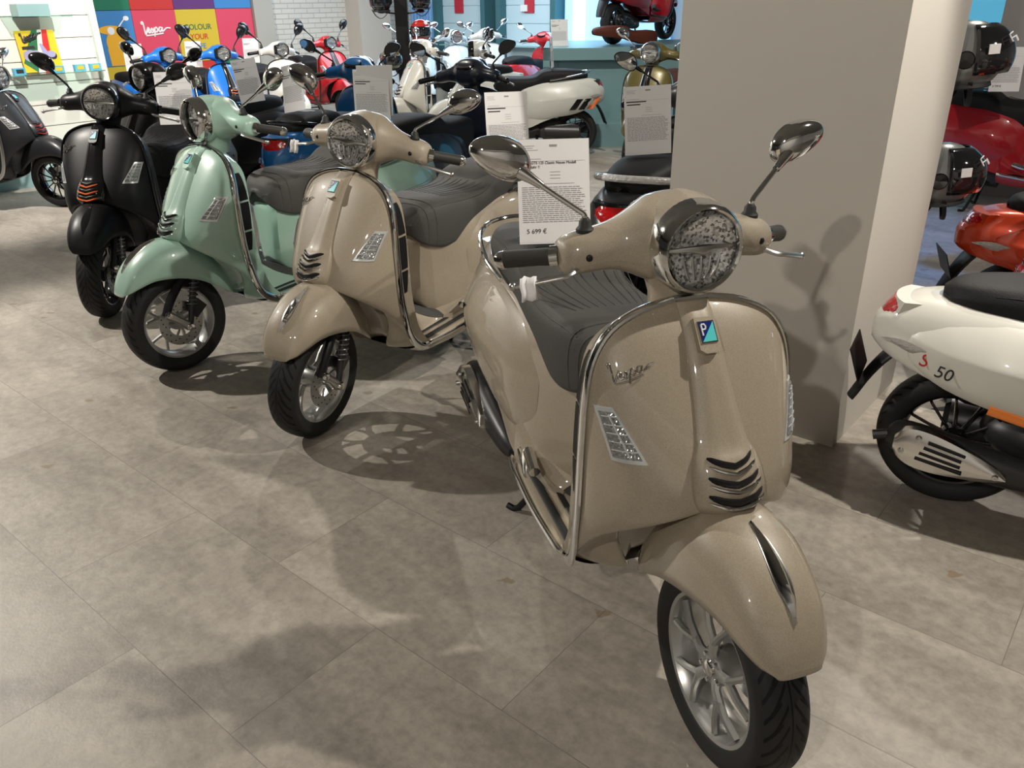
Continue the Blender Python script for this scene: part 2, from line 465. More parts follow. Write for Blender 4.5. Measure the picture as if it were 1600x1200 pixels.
def g_badge_base():
    o = on_tie(0, .935, .0); g = G()
    w, h = .021, .030
    rot = Matrix.Rotation(radians(-60), 3, 'Y')
    g.prism([(-w, -h), (w, -h), (w, h), (-w, h)], 0, .008, lambda a, b, c: rot @ Vector((b, a, c)) + o + Vector((-.004, 0, 0)))
    return g
def badge_pt(a, b, c):
    rot = Matrix.Rotation(radians(-60), 3, 'Y').inverted()
    return a, b, c
# badge plane: spanned by Y and the slope of the tie near the badge
_p1 = on_tie(0, .965, 0); _p2 = on_tie(0, .905, 0); BO = on_tie(0, .937, 0)
BU = (_p1 - _p2).normalized(); BN = Vector((0, 1, 0)).cross(BU).normalized()
if BN.x < 0: BN = -BN
def bpt(a, b, c): return BO + Vector((0, a, 0)) + BU * b + BN * c
def g_bbase(): return G().prism([(-.024, -.036), (-.012, -.045), (.012, -.045), (.024, -.036), (.023, .033), (-.023, .033)], -.012, .012, bpt)
def g_bframe(): return G().prism([(-.0185, -.0235), (.0185, -.0235), (.0185, .0235), (-.0185, .0235)], .008, .0145, bpt)
# seen from the front the bike's right (-Y) is on the left
def g_bblue(): return G().prism([(-.016, .021), (.016, .021), (-.016, -.021)], .012, .0156, bpt)
def g_bturq(): return G().prism([(.016, .021), (.016, -.021), (-.016, -.021)], .012, .0156, bpt)
def g_bP():
    g = G()
    def bar(a0, b0, a1, b1, w=.0018):
        g.tube([bpt(a0, b0, .0162), bpt(a1, b1, .0162)], w, 6)
    bar(-.0125, -.008, -.0125, .016); bar(-.0125, .016, -.005, .016); bar(-.005, .016, -.0025, .011); bar(-.0025, .011, -.005, .005); bar(-.005, .005, -.0125, .005)
    return g
def g_script():
    base, n = on_shield(-.165, .872)
    g = G(); w = .088
    for st in script_strokes():
        p = dens([(x, y, 0) for x, y in st], 4); q = []
        for x, y, _ in p:
            yy = -.205 + x * w; zz = .848 + y * w * 1.0 + x * .026
            q.append(on_shield(yy, zz, .004)[0])
        g.tube(q, .0016, 6)
    return g
def g_floor():
    # cross sections of the floor tray from the leg shield to the rear body
    st = [(-.385, .215, .305, .262, .47), (-.44, .236, .300, .240, .432), (-.51, .240, .304, .238, .396), (-.60, .242, .310, .236, .366), (-.70, .242, .318, .238, .352), (-.78, .238, .326, .242, .36), (-.85, .225, .330, .255, .36)]
    rows = []
    for x, w, zt, zb, zh in st:
        half = [(x, 0, zh), (x, .08, zh - .006), (x, .130, zt + (zh - zt) * .55), (x, .162, zt + .004), (x, w - .02, zt), (x, w, zt - .012), (x, w - .008, (zt + zb) / 2), (x, w - .05, zb), (x, .10, zb - .01), (x, 0, zb - .01)]
        rows.append(half)
    g = G().grid(loft(rows, 4, 3)); return g.mirror()
def g_strip(side, y0, w):
    p = []
    for i in range(13):
        x = -.44 - i * .032; z = .300 + (-.44 - x) * .075 + .006
        p.append((x, side * y0, z))
    return G().tube(p, w, 8, ry=.004, up=(0, 1, 0))
def g_rail(side):
    p = dens([(-.415, side * .231, .290), (-.44, side * .243, .296), (-.60, side * .251, .305), (-.74, side * .249, .317), (-.83, side * .243, .326), (-.845, side * .232, .330)], 4)
    return G().tube(p, .007, 10, ry=.011, up=(0, 1, 0))
def g_mat():
    g = G(); rows = []
    for i in range(11):
        x = -.415 - i * .034; zh = cr([(.450,), (.428,), (.408,), (.392,), (.378,), (.368,), (.361,), (.356,), (.354,), (.354,), (.356,)], i)[0] + .005; w = cr([(.065,), (.090,), (.108,), (.122,), (.134,), (.143,), (.149,), (.152,), (.150,), (.140,), (.11,)], i)[0]; zt = .312
        def zz(y): return zh - .006 * (y / .08) ** 2 if y < .08 else (zh - .006) + (zt + (zh - zt) * .55 - zh + .006) * (y - .08) / .05 if y < .13 else zt + (zh - zt) * .55 + (.004 - (zh - zt) * .55) * (y - .13) / .032
        rows.append([(x, -w, zz(w) + .001), (x, -w * .8, zz(w * .8) + .004), (x, -w * .5, zz(w * .5) + .004), (x, 0, zh + .002), (x, w * .5, zz(w * .5) + .004), (x, w * .8, zz(w * .8) + .004), (x, w, zz(w) + .001)])
    g.grid(loft(rows, 2, 2)); return g
BODY = [(-.560, .090, .690, .088, .55, .075, .400), (-.585, .105, .725, .098, .55, .090, .370), (-.64, .125, .745, .120, .55, .118, .340), (-.75, .14, .76, .168, .56, .185, .32), (-.88, .15, .770, .205, .58, .218, .335),
        (-1.02, .155, .79, .212, .60, .215, .39), (-1.18, .155, .80, .220, .62, .210, .44), (-1.34, .148, .81, .212, .63, .195, .475), (-1.48, .12, .81, .182, .64, .165, .50), (-1.58, .090, .80, .145, .65, .125, .525), (-1.655, .065, .765, .105, .65, .085, .55), (-1.70, .04, .715, .060, .64, .045, .575)]
def g_body():
    rows = []
    for x, wt, zt, wm, zm, wb, zb in BODY:
        rows.append([(x, 0, zt), (x, wt * .6, zt - .002), (x, wt, zt - .012), (x, (wt + wm) / 2 + .008, (zt * .6 + zm * .4)), (x, wm, zm), (x, (wm + wb) / 2 + .004, (zm + zb) / 2), (x, wb, zb + .008), (x, wb - .02, zb - .004), (x, 0, zb)])
    g = G().grid(loft(rows, 4, 3)); 
    g.mirror()
    x, wt, zt, wm, zm, wb, zb = BODY[0]
    # front face, curving down to the floor
    r0 = loft([rows[0]], 1, 3) if False else dens(rows[0], 3)
    f = [[(px, py, pz) for px, py, pz in r0], [(px + .012, py * .6, .52 + (pz - .52) * .9) for px, py, pz in r0], [(px + .015, 0, .52 + (pz - .52) * .8) for px, py, pz in r0]]
    h = G().grid(f); h.mirror(); g.add(h.v, h.f)
    x = BODY[-1][0]; r1 = dens(rows[-1], 3)
    f = [[(px, py, pz) for px, py, pz in r1], [(px - .015, py * .6, .63 + (pz - .63) * .7) for px, py, pz in r1], [(px - .02, 0, .63 + (pz - .63) * .3) for px, py, pz in r1]]
    h = G().grid(f); h.mirror(); g.add(h.v, h.f)
    return g
def body_w(x, z):
    P = [(b[0],) + b for b in BODY]
    for i in range(len(BODY) - 1):
        if BODY[i + 1][0] <= x <= BODY[i][0]:
            f = (BODY[i][0] - x) / (BODY[i][0] - BODY[i + 1][0]); b = [a + (c - a) * f for a, c in zip(BODY[i], BODY[i + 1])]
            _, wt, zt, wm, zm, wb, zb = b
            if z > zm: return wt + (wm - wt) * min(1, (zt - z) / (zt - zm)) ** .8
            return wb + (wm - wb) * max(0, (z - zb) / (zm - zb))
    return .1
def cowl_pt(r, a):
    # teardrop outline: blunt high front, tail to the rear
    ca, sa = cos(a), sin(a)
    rx = .43 if ca > 0 else .40; rz = .172
    ex = 2.5
    k = (abs(ca) ** ex + abs(sa) ** ex) ** (-1 / ex)
    x = -1.20 + rx * k * ca * r; z = .605 + rz * k * sa * r
    z += -.06 * ((x + 1.2) / .36) * (1 if x > -1.2 else .55) * (1 if sa < 0 else .25) * r
    y = body_w(x, z) + .003 + .042 * (max(0, 1 - r ** 2.2)) ** .8
    if r >= .999: y = body_w(x, z) - .006
    return x, y, z
def g_cowl(side):
    rows = []
    for i in range(15):
        r = sin(i / 14 * pi / 2); rows.append([(lambda p: (p[0], side * p[1], p[2]))(cowl_pt(r, 2 * pi * j / 56)) for j in range(56)])
    return G().grid(rows, cu=True)
def g_louvre(side, k):
    p = []
    for i in range(7):
        z = .655 - .085 * i / 6; x = -1.27 - k * .0140 - .04 * (.66 - z)
        y = 0
        # find the shell height here
        best = min(((cowl_pt(r / 20, 2 * pi * j / 72)) for r in range(8, 20) for j in range(20, 52)), key=lambda q: (q[0] - x) ** 2 + (q[2] - z) ** 2)
        p.append((x, side * (best[1] + .0015), z))
    return G().tube(p, .0028, 6)
SEAT = [(-.520, .758, .048, .722), (-.533, .790, .092, .690), (-.570, .818, .130, .656), (-.655, .834, .162, .633), (-.75, .832, .172, .644), (-.88, .832, .170, .676), (-.96, .848, .168, .700), (-1.03, .890, .165, .718), (-1.15, .904, .163, .734), (-1.30, .900, .152, .748), (-1.42, .888, .128, .764), (-1.49, .872, .090, .780), (-1.52, .850, .045, .800)]
def g_seat():
    rows = []
    for x, zt, w, zb in SEAT:
        rows.append([(x, 0, zt), (x, w * .45, zt - .001), (x, w * .80, zt - .012), (x, w * .97, zt - .040), (x, w, (zt * .45 + zb * .55)), (x, w * .94, zb + .012), (x, w * .85, zb), (x, w * .5, zb + .02), (x, 0, zb + .02)])
    R = loft(rows, 5, 3); g = G().grid(R)
    for rr, dx in ((R[0], .008), (R[-1], -.008)):
        cz = (rr[0][2] + rr[-1][2]) / 2
        g.grid([rr, [(x + dx, y * .55, cz + (z - cz) * .6) for x, y, z in rr], [(x + dx, 0, cz) for x, y, z in rr]])
    return g.mirror()
def seat_pt(x, u):
    i = next(k for k in range(len(SEAT) - 1) if SEAT[k + 1][0] <= x <= SEAT[k][0])
    f = (SEAT[i][0] - x) / (SEAT[i][0] - SEAT[i + 1][0]); _, zt, w, zb = cr(SEAT, i + f)
    row = [(x, 0, zt), (x, w * .45, zt - .001), (x, w * .80, zt - .012), (x, w * .97, zt - .040), (x, w, (zt * .45 + zb * .55)), (x, w * .94, zb + .012)]
    return cr(row, u)
def g_seam():
    g = G()
    for x0, lean in ((-.565, .0), (-.60, .0)):
        h = [Vector(seat_pt(x0 - .02 * abs(u / 5), u)) for u in [i * .5 for i in range(11)]]
        L = [(p.x, -p.y - .001, p.z + .001) for p in h[::-1]] + [(p.x, p.y + .001, p.z + .001) for p in h[1:]]
        g.tube(L, .0022, 6)
    h = [Vector(seat_pt(x, 2.6)) for x in [-.60 - .06 * i for i in range(14)]]
    g2 = G().tube([(p.x, p.y + .001, p.z) for p in h], .0022, 6); g2.mirror(); g.add(g2.v, g2.f)
    return g
def g_pleat():
    g = G()
    for k in range(5):
        y0 = .012 + k * .022
        h = []
        for i in range(9):
            x = -.70 - .032 * i; y = y0 + .0
            p = Vector(seat_pt(x, y / (.17 * .45))) ; h.append((x, p.y + (i * .002 * k), p.z + .0003))
        g2 = G().tube(h, .0011, 6); g2.mirror(); g.add(g2.v, g2.f)
    return g
def sup(c, rx, rz, n=24, e=2.4, y=0):
    out = []
    for k in range(n):
        a = 2 * pi * k / n; ca, sa = cos(a), sin(a); q = (abs(ca) ** e + abs(sa) ** e) ** (-1 / e)
        out.append((c[0] + rx * q * ca, y, c[1] + rz * q * sa))
    return out
HS = [(0, -.390, 1.100, .092, .098), (.03, -.391, 1.100, .091, .096), (.06, -.392, 1.100, .086, .089), (.085, -.384, 1.099, .082, .077), (.11, -.392, 1.095, .068, .063), (.14, -.400, 1.090, .057, .051), (.175, -.406, 1.084, .054, .046), (.21, -.412, 1.078, .052, .045), (.235, -.417, 1.073, .046, .041), (.25, -.420, 1.070, .036, .032), (.255, -.421, 1.069, .02, .018)]
def g_headset():
    # one smooth body from the left switch pod across the lamp housing to the right one
    st = [(-a[0],) + a[1:] for a in HS[::-1]][:-1] + HS
    rows = []
    for y, cx, cz, rx, rz in dens(st, 3): rows.append(sup((cx, cz), max(.004, rx), max(.004, rz), 28, 2.3, y))
    g = G().grid(rows, cu=True); g.cap(rows[0]); g.cap(rows[-1])
    return g
def g_pod():
    # rounded lamp housing between headset and bezel
    return G().revolve([(.100, -.075), (.101, -.04), (.098, -.01), (.094, .02), (.0905, .04)], (-.310, 0, 1.103), 'X', 40)
def g_bezel():
    return G().revolve([(.096, -.005), (.0975, .010), (.0955, .035), (.091, .052), (.085, .058), (.0805, .054), (.079, .044), (.080, .03)], (-.310, 0, 1.103), 'X', 48)
def g_hexbezel(k=1.0, d0=0):
    def hx(r, h):
        out = []
        for i in range(48):
            a = 2 * pi * i / 48; e = 1.0 / max(abs(cos((a + pi / 6) % (pi / 3) - pi / 6)), .01)
            q = r * (.87 * e * .5 + .5); out.append((-.310 + h, q * cos(a) * 1.05, 1.103 + q * sin(a) * .92))
        return out
    rows = [hx(.100, -.04), hx(.100, .02), hx(.095, .045), hx(.088, .052), hx(.080, .046), hx(.078, .03)]
    return G().grid(rows, cu=True)
def g_reflector(): return G().revolve([(.0002, .026), (.03, .028), (.06, .034), (.0795, .043)], (-.310, 0, 1.103), 'X', 40)
def g_lampbar():
    return G().tube([(-.272, -.074, 1.104), (-.262, -.03, 1.107), (-.258, 0, 1.104), (-.262, .03, 1.107), (-.272, .074, 1.104)], [.004, .006, .012, .006, .004], 8, ry=.004, up=(0, 0, 1))
def g_lampinner(): 
    g = G()
    for a in (-.042, -.021, 0, .021, .042): g.tube([(-.266, a, 1.088), (-.262, a * .85, 1.062 - .0), (-.266, a * .6, 1.042)], [.0022, .003, .002], 6)
    return g
def g_lampglass(): return G().revolve([(.0002, .062), (.03, .060), (.055, .056), (.079, .046), (.079, .043), (.055, .053), (.03, .057), (.0002, .059)], (-.310, 0, 1.103), 'X', 40)
def g_neck():
    rows = []
    for z, cx, rx, ry in ((.955, -.352, .060, .062), (.985, -.362, .055, .060), (1.01, -.370, .058, .066), (1.035, -.376, .072, .082)):
        rows.append([(cx + rx * cos(2 * pi * k / 32), ry * sin(2 * pi * k / 32), z) for k in range(32)])
    return G().grid(rows, cu=True)
def g_dash():
    rot = Matrix.Rotation(radians(-38), 4, 'Y'); g = G(); rows = []
    for r, h in ((1, 0), (1, .010), (.9, .016), (.86, .012), (0.01, .011)):
        rows.append([rot @ Vector((r * .046 * cos(a) * (1.0), r * .074 * sin(a) * (1 - .18 * cos(a)), h)) + Vector((-.452, 0, 1.150)) for a in [2 * pi * k / 32 for k in range(32)]])
    return g.grid(rows, cu=True)
def g_grip(s): return G().tube([(-.432, s * .262, 1.067), (-.45, s * .285, 1.063), (-.498, s * .348, 1.050)], [.0195, .0185, .0195], 20)
def g_griprings(s, a):
    if a: return G().tube([(-.425, s * .250, 1.069), (-.434, s * .265, 1.0665)], .0235, 20)
    return G().tube([(-.497, s * .347, 1.050), (-.503, s * .356, 1.048), (-.509, s * .364, 1.0465)], [.0205, .0195, .013], 20)
def g_lever(s):
    p = dens([(-.385, s * .222, 1.055), (-.362, s * .248, 1.046), (-.368, s * .275, 1.040), (-.392, s * .325, 1.026), (-.409, s * .352, 1.018)], 3)
    g = G().tube(p, [.006 + .0 * i for i in range(len(p))], 10, ry=.0085, up=(0, 0, 1)); g.sphere((-.412, s * .357, 1.016), .0095, 12, 8); return g
def g_boot(s): return G().revolve([(.019, -.010), (.019, .004), (.014, .010), (.013, .020), (.007, .028)], (-.407, s * .199, 1.124), 'Z', 16)
def g_stalk(s): return G().tube(dens([(-.407, s * .199, 1.145), (-.407, s * .202, 1.158), (-.415, s * .215, 1.168), (-.436, s * .258, 1.198), (-.452, s * .292, 1.222)], 3), .0058, 10)
def g_sleeve(s): return G().tube([(-.447, s * .282, 1.215), (-.456, s * .300, 1.228), (-.470, s * .322, 1.243)], [.0085, .011, .016], 12)
def mirror_shell(s, glass=False, thin=1):
    c = Vector((-.485, s * .352, 1.268)); g = G(); rows = []
    # head: pointed egg, longer outward, deep forward shell
    def out(a, k):
        w = .066 + .006 * cos(a); h = .045; x = w * cos(a) * k; z = h * sin(a) * k * (1 - .12 * cos(a))
        return x, z
    if glass:
        rows = [[(lambda q: c + Vector((-.0125, s * q[0], q[1] + q[0] * .28)))(out(2 * pi * j / 36, r)) for j in range(36)] for r in (.01, .5, .9)]
        return G().grid(rows, cu=True)
    for r, d in ((.01, .030), (.35, .029), (.62, .025), (.82, .018), (.95, .007), (1.0, -.004), (.985, -.012), (.9, -.0125), (.88, -.011)):
        rows.append([(lambda q: c + Vector((d, s * q[0], q[1] + q[0] * .28)))(out(2 * pi * j / 36, r)) for j in range(36)])
    return G().grid(rows, cu=True)
def g_fender():
    T = [(-.25, .46), (-.165, .565), (-.075, .617), (.02, .619), (.10, .588), (.168, .533), (.210, .466), (.226, .414)]
    S = [(-.262, .095, .325), (-.20, .118, .365), (-.10, .127, .43), (0, .122, .462), (.09, .108, .468), (.150, .094, .452), (.194, .074, .432), (.219, .050, .421)]
    rows = []
    n = 10; e = 2.7
    T2 = dens(T, 4); S2 = dens(S, 4)
    for (tx, tz), (sx, sy, sz) in zip(T2, S2):
        half = []
        for i in range(n + 1):
            a = i / n * pi / 2; c, s_ = cos(a), sin(a); k = (c ** e + s_ ** e) ** (-1 / e)
            q = s_ * k; r = c * k
            half.append((sx + (tx - sx) * r, sy * q, sz + (tz - sz) * r))
        rows.append([(x, -y, z) for x, y, z in half[:0:-1]] + half)
    return G().grid(rows)
_f = g_fender(); FBVH = BVHTree.FromPolygons([Vector(p) for p in _f.v], _f.f)
def g_crest(base):
    pts = [(.012, .003), (.06, .010), (.115, .016), (.150, .014), (.186, .002)]
    P = dens(pts, 5); rows = []
    for x, w in P:
        h = FBVH.ray_cast(Vector((x, 0, 1)), Vector((0, 0, -1))); z = h[0].z; n = h[1] if h[1].z > 0 else -h[1]; c = h[0]
        if base: w *= 1.25
        rows.append([c - n * .003 + Vector((0, -w, 0)), c + n * (.001 if base else .003) + Vector((0, -w * .9, 0)), c + n * ((.002 if base else .004) + (0 if base else w * .75)), c + n * (.001 if base else .003) + Vector((0, w * .9, 0)), c - n * .003 + Vector((0, w, 0))])
    return G().grid(rows)
def g_tyre(R, W):
    r0 = .166; prof = []
    pts = [(r0, -.042), (r0 + .004, -.052), (r0 + .022, -W / 2 + .002), (R - .030, -W / 2), (R - .014, -W / 2 + .010), (R - .004, -W * .30), (R, -W * .12), (R + .0005, 0)]
    pts = pts + [(r, -h) for r, h in pts[-2::-1]]
    P = dens(pts, 3)
    g = G(); g.revolve([tuple(p) for p in P] , (0, 0, R if False else 0), 'Y', 96)
    g.prof = P
    return g
def tyre_mesh(key, R, W, cx, cz):
    if key in CACHE: return CACHE[key]
    g = g_tyre(R, W); me = g.mesh('tyre', 45, weld=False)
    uv = me.uv_layers.new(name='uv'); 
    for poly in me.polygons:
        for li in poly.loop_indices:
            v = me.vertices[me.loops[li].vertex_index].co
            a = atan2(v.z, v.x) / (2 * pi) * 34
            uv.data[li].uv = (a, min(1, abs(v.y) / (W * .48)) if sqrt(v.x ** 2 + v.z ** 2) > R - .035 else 1)
        us = [uv.data[li].uv[0] for li in poly.loop_indices]
        if max(us) - min(us) > 17:
            for li in poly.loop_indices:
                if uv.data[li].uv[0] < 0: uv.data[li].uv[0] += 34
    me.transform(Matrix.Translation((cx, 0, cz)))
    CACHE[key] = me
    return me
RIMP = [(.172, -.047), (.168, -.050), (.160, -.048), (.156, -.040), (.150, -.030), (.146, -.010), (.146, .010), (.150, .030), (.156, .040), (.160, .048), (.168, .050), (.172, .047)]
def g_rimring(cx, cz): return G().revolve(RIMP, (cx, 0, cz), 'Y', 64)
def g_spokes(cx, cz, multi=False, sgn=-1):
    g = G()
    def bar(r0, a0, r1, a1, w0, w1, y0, y1, th=.010):
        p0 = Vector((cx + r0 * cos(a0), y0, cz + r0 * sin(a0))); p1 = Vector((cx + r1 * cos(a1), y1, cz + r1 * sin(a1)))
        pm = p0.lerp(p1, .5) + Vector((0, sgn * .004, 0))
        g.tube([p0, pm, p1], [w0, (w0 + w1) / 2 * .9, w1], 8, ry=th, up=Vector((-sin(a0), 0, cos(a0))))
    if multi:
        for k in range(12):
            a = 2 * pi * k / 12; bar(.03, a, .150, a + .10, .006, .005, sgn * .022, sgn * .032, .008)
    else:
        for k in range(5):
            a = 2 * pi * k / 5 + pi / 2
            bar(.022, a, .075, a, .015, .014, sgn * .030, sgn * .036)
            bar(.068, a, .152, a + .30, .009, .008, sgn * .036, sgn * .038)
            bar(.068, a, .152, a - .30, .009, .008, sgn * .036, sgn * .038)
    g.revolve([(.001, sgn * .040), (.040, sgn * .038), (.044, sgn * .028), (.040, -sgn * .02), (.001, -sgn * .02)], (cx, 0, cz), 'Y', 32)
    return g
def g_hubcap(cx, cz, sgn=-1):
    g = G().revolve([(.001, sgn * .050), (.014, sgn * .0495), (.019, sgn * .046), (.020, sgn * .036)], (cx, 0, cz), 'Y', 24); return g
def g_nuts(cx, cz, n, sgn=-1):
    g = G()
    for k in [n]:
        a = 2 * pi * k / 5 + pi / 2 + pi / 5
        g.revolve([(.001, sgn * .0455), (.005, sgn * .0455), (.006, sgn * .036)], (cx + .032 * cos(a), 0, cz + .032 * sin(a)), 'Y', 8)
    return g
def g_disc(): 
    g = G()
    g.revolve([(.060, .056), (.060, .060), (.104, .060), (.104, .056)], (0, 0, .237), 'Y', 48, closed=True)
    for k in range(5):
        a = 2 * pi * k / 5; g.tube([(.03 * cos(a), .05, .237 + .03 * sin(a)), (.068 * cos(a + .2), .058, .237 + .068 * sin(a + .2))], .008, 6, ry=.003)
    return g
def g_discholes():
    g = G()
    for k in range(30):
        a = 2 * pi * k / 30; r = .074 + .011 * (k % 3)
        g.revolve([(.0005, .0608), (.0032, .0608), (.0034, .0600)], (r * cos(a), 0, .237 + r * sin(a)), 'Y', 8)
    return g
def g_arm(): 
    g = G().tube([(.066, .088, .300), (.02, .092, .262), (-.022, .090, .222)], [.020, .016, .022], 14, ry=[.016, .013, .018]); return g
def g_armcaps(k):
    g = G(); g.revolve([(.001, .112), (.012, .111), (.016, .104), (.016, .094)], (.066, 0, .300), 'Y', 16) if not k else g.revolve([(.001, .116), (.014, .115), (.018, .106), (.018, .09)], (-.022, 0, .222), 'Y', 16); return g
def g_fork(): return G().tube(dens([(-.22, .0, .62), (-.12, .045, .50), (-.02, .072, .42), (.04, .082, .355), (.070, .080, .295)], 3), .022, 12, ry=.016)
def g_shock(): return G().tube([(-.105, .080, .480), (-.062, .088, .345), (-.030, .092, .235)], [.013, .016, .012], 12)
def g_spring():
    p = []
    a = Vector((-.108, .080, .485)); b = Vector((-.054, .090, .320)); d = (b - a); t = d.normalized(); u = t.cross(Vector((0, 1, 0))).normalized(); w = t.cross(u)
    for i in range(9 * 12 + 1):
        q = i / (9 * 12); ang = 2 * pi * 9 * q; p.append(a + d * q + u * (.021 * cos(ang)) + w * (.021 * sin(ang)))
    return G().tube(p, .0032, 6)
def g_caliper(): return G().box((-.082, .064, .292), (.075, .034, .055), Matrix.Rotation(radians(40), 3, 'Y'))
def g_engine():
    g = G(); g.sphere((-1.15, .02, .30), (.18, .13, .10), 20, 12); g.tube([(-1.05, .10, .27), (-1.42, .11, .25)], [.075, .085], 16); g.tube([(-.86, 0, .25), (-1.05, 0, .28)], [.07, .09], 14); return g
def g_case():
    g = G(); rows = []
    for t in range(9):
        x = -1.0 - .055 * t; h = [.045, .07, .08, .082, .082, .085, .092, .085, .05][t]
        rows.append([(x, .150 + .012 * sin(pi * k / 12) , .262 + h * cos(pi * k / 12) + 0) for k in range(0, 13)])
    g.grid(rows); g.grid([[(x, y - .05, z) for x, y, z in r] for r in rows]); 
    g.grid([[r[0] for r in rows], [(r[0][0], r[0][1] - .05, r[0][2]) for r in rows]]); g.grid([[r[-1] for r in rows], [(r[-1][0], r[-1][1] - .05, r[-1][2]) for r in rows]])
    return g
def g_muffler():
    g = G(); p = dens([(-1.06, -.165, .215), (-1.12, -.170, .222), (-1.28, -.172, .240), (-1.46, -.170, .268), (-1.57, -.168, .285), (-1.60, -.166, .290)], 3); n = len(p)
    rr = [x[0] for x in dens([(.025,), (.045,), (.060,), (.064,), (.055,), (.02,)], 3)]
    g.tube(p, rr, 18, ry=[r * .75 for r in rr], up=(0, 0, 1)); g.tube([(-.92, -.05, .22), (-1.0, -.12, .225), (-1.06, -.165, .24)], .018, 10)
    g.tube([(-1.57, -.172, .290), (-1.64, -.180, .270)], .017, 10)
    return g
def g_heatshield():
    # drop shaped perforated cover: blunt at the tail, pointed at the front
    rows = []
    P = dens([(-1.235, .008), (-1.255, .020), (-1.31, .040), (-1.38, .056), (-1.45, .068), (-1.51, .068), (-1.55, .052), (-1.572, .026)], 3)
    for x, w in P:
        zc = .232 + (-1.235 - x) * .15
        rows.append([(x, -.224 - .014 * (1 - (k / 4 - 1) ** 2), zc + w * (k / 4 - 1)) for k in range(9)])
    g = G().grid(rows)
    g.grid([[(x, y + .030, z) for x, y, z in r] for r in rows])
    ring = rows[0] + [r[-1] for r in rows[1:]] + rows[-1][-2::-1] + [r[0] for r in rows[-2:0:-1]]
    g.grid([ring, [(x, y + .03, z) for x, y, z in ring]], cu=True)
    return g
def g_hslots():
    g = G()
    for k in range(4):
        z0 = .272 + .021 * (k - 1.5); x0 = -1.50 + .010 * k; x1 = -1.37 + .008 * abs(k - 1.5)
        g.tube([(x0, -.2385, z0 + .006), (x1, -.2395, z0 - .016)], .0055, 8, ry=.002, up=(0, 0, 1))
    return g
def g_hscrews(k):
    g = G()
    for x, z in (((-1.545, .262), (-1.50, .318), (-1.265, .238))[k],): g.revolve([(.001, -.2455), (.008, -.2445), (.010, -.236)], (x, 0, z), 'Y', 12)
    return g
def g_stand():
    g = G()
    for s in (-1, 1): g.tube(dens([(-.96, s * .06, .24), (-1.0, s * .10, .12), (-1.03, s * .16, .015), (-1.06, s * .19, .012)], 3), .011, 8)
    g.tube([(-.99, -.10, .14), (-.99, .10, .14)], .009, 8)
    return g
def g_sidestand(): return G().tube([(-.80, .12, .22), (-.86, .20, .10), (-.93, .25, .014)], .010, 8)
def g_flap():
    g = G(); rows = []
    for x, z, w in ((-1.60, .575, .085), (-1.66, .52, .080), (-1.71, .44, .072), (-1.745, .36, .065), (-1.76, .325, .055)):
        rows.append([(x + .012 * (k / 4 - 1) ** 2 * 2, w * (k / 4 - 1), z) for k in range(9)])
    return g.grid(loft(rows, 3, 1))
def g_tail(fr):
    g = G(); rows = []; s = 1.0 if not fr else 1.18
    for u in range(9):
        a = u / 8; z = .775 - .128 * a * s + (.010 if fr else 0)
        xc = -1.660 - .040 * a + (-.004 if fr else -.022 * sin(pi * (.15 + .7 * a)))
        w = (.090 - .020 * a) * s
        rows.append([(xc + .035 * abs(k / 5 - 1) ** 2.2, w * (k / 5 - 1), z) for k in range(11)])
    g.grid(rows); bk = [[(x + .05, y * .9, z) for x, y, z in r] for r in rows]
    ring = rows[0] + [r[-1] for r in rows[1:]] + rows[-1][-2::-1] + [r[0] for r in rows[-2:0:-1]]
    rb = [(x + .05, y * .92, z) for x, y, z in ring]
    return g.grid([ring, rb], cu=True)
def g_rind(side):
    g = G(); rows = []
    for i in range(7):
        u = i / 6; x = -1.50 - .14 * u
        c = body_w(x, .64); h = .026 * sin(pi * (.1 + .8 * u)) 
        rows.append([(x - .01 * j, side * (body_w(x, .64) + .010 - .003 * abs(j - 2)), .625 - .0 * u + (j - 2) * h * .5) for j in range(5)])
    return g.grid(rows)
def g_peg(side):
    g = G(); rows = []
    for i in range(9):
        u = i / 8; x = -.655 - .105 * u; y = .243 - .014 * u; h = .020 * sin(pi * (.12 + .76 * u)) ** .5; z = .385 + .018 * u
        rows.append([(x, side * (y + .016 * sin(pi * (.1 + .8 * j / 6))), z + h * (j / 3 - 1)) for j in range(7)])
    g.grid(rows)
    return g.tube([(-.66, side * .225, .385), (-.75, side * .215, .402)], .016, 10)
def g_pegbase(side):
    # raised fairing under the passenger foot peg
    g = G(); rows = []
    for i in range(9):
        u = i / 8; x = -.62 - .22 * u; w = .150 + .075 * u ** .6; z0 = .320; z1 = .345 + .125 * u ** 1.2
        rows.append([(x, side * .10, z1 + .02), (x, side * (w - .035), z1), (x, side * (w - .01), z1 - .025), (x, side * (w + .002), (z0 + z1) / 2), (x, side * (w + .006), z0 - .03)])
    return g.grid(loft(rows, 2, 3))
def g_rack(fat=.010):
    p = dens([(-1.10, .185, .800), (-1.25, .190, .822), (-1.42, .165, .850), (-1.52, .105, .868), (-1.56, 0, .874), (-1.52, -.105, .868), (-1.42, -.165, .850), (-1.25, -.190, .822), (-1.10, -.185, .800)], 4)
    return G().tube(p, fat, 10)
def g_plate(): return G().box((-1.745, 0, .475), (.004, .21, .125), Matrix.Rotation(radians(-20), 3, 'Y'))
def g_stripe(side, k):
    g = G(); rows = []
    x0 = -1.30 - .10 * k
    for i in range(7):
        z = .500 + .11 * i / 6; 
        row = []
        for j in range(5):
            x = x0 - .072 * j / 4 - (z - .50) * .75
            best = min((cowl_pt(r / 16, 2 * pi * q / 48) for r in range(6, 17) for q in range(20, 48)), key=lambda t: (t[0] - x) ** 2 + (t[2] - z) ** 2)
            row.append((x, side * (best[1] + .004), z))
        rows.append(row)
    return g.grid(rows)

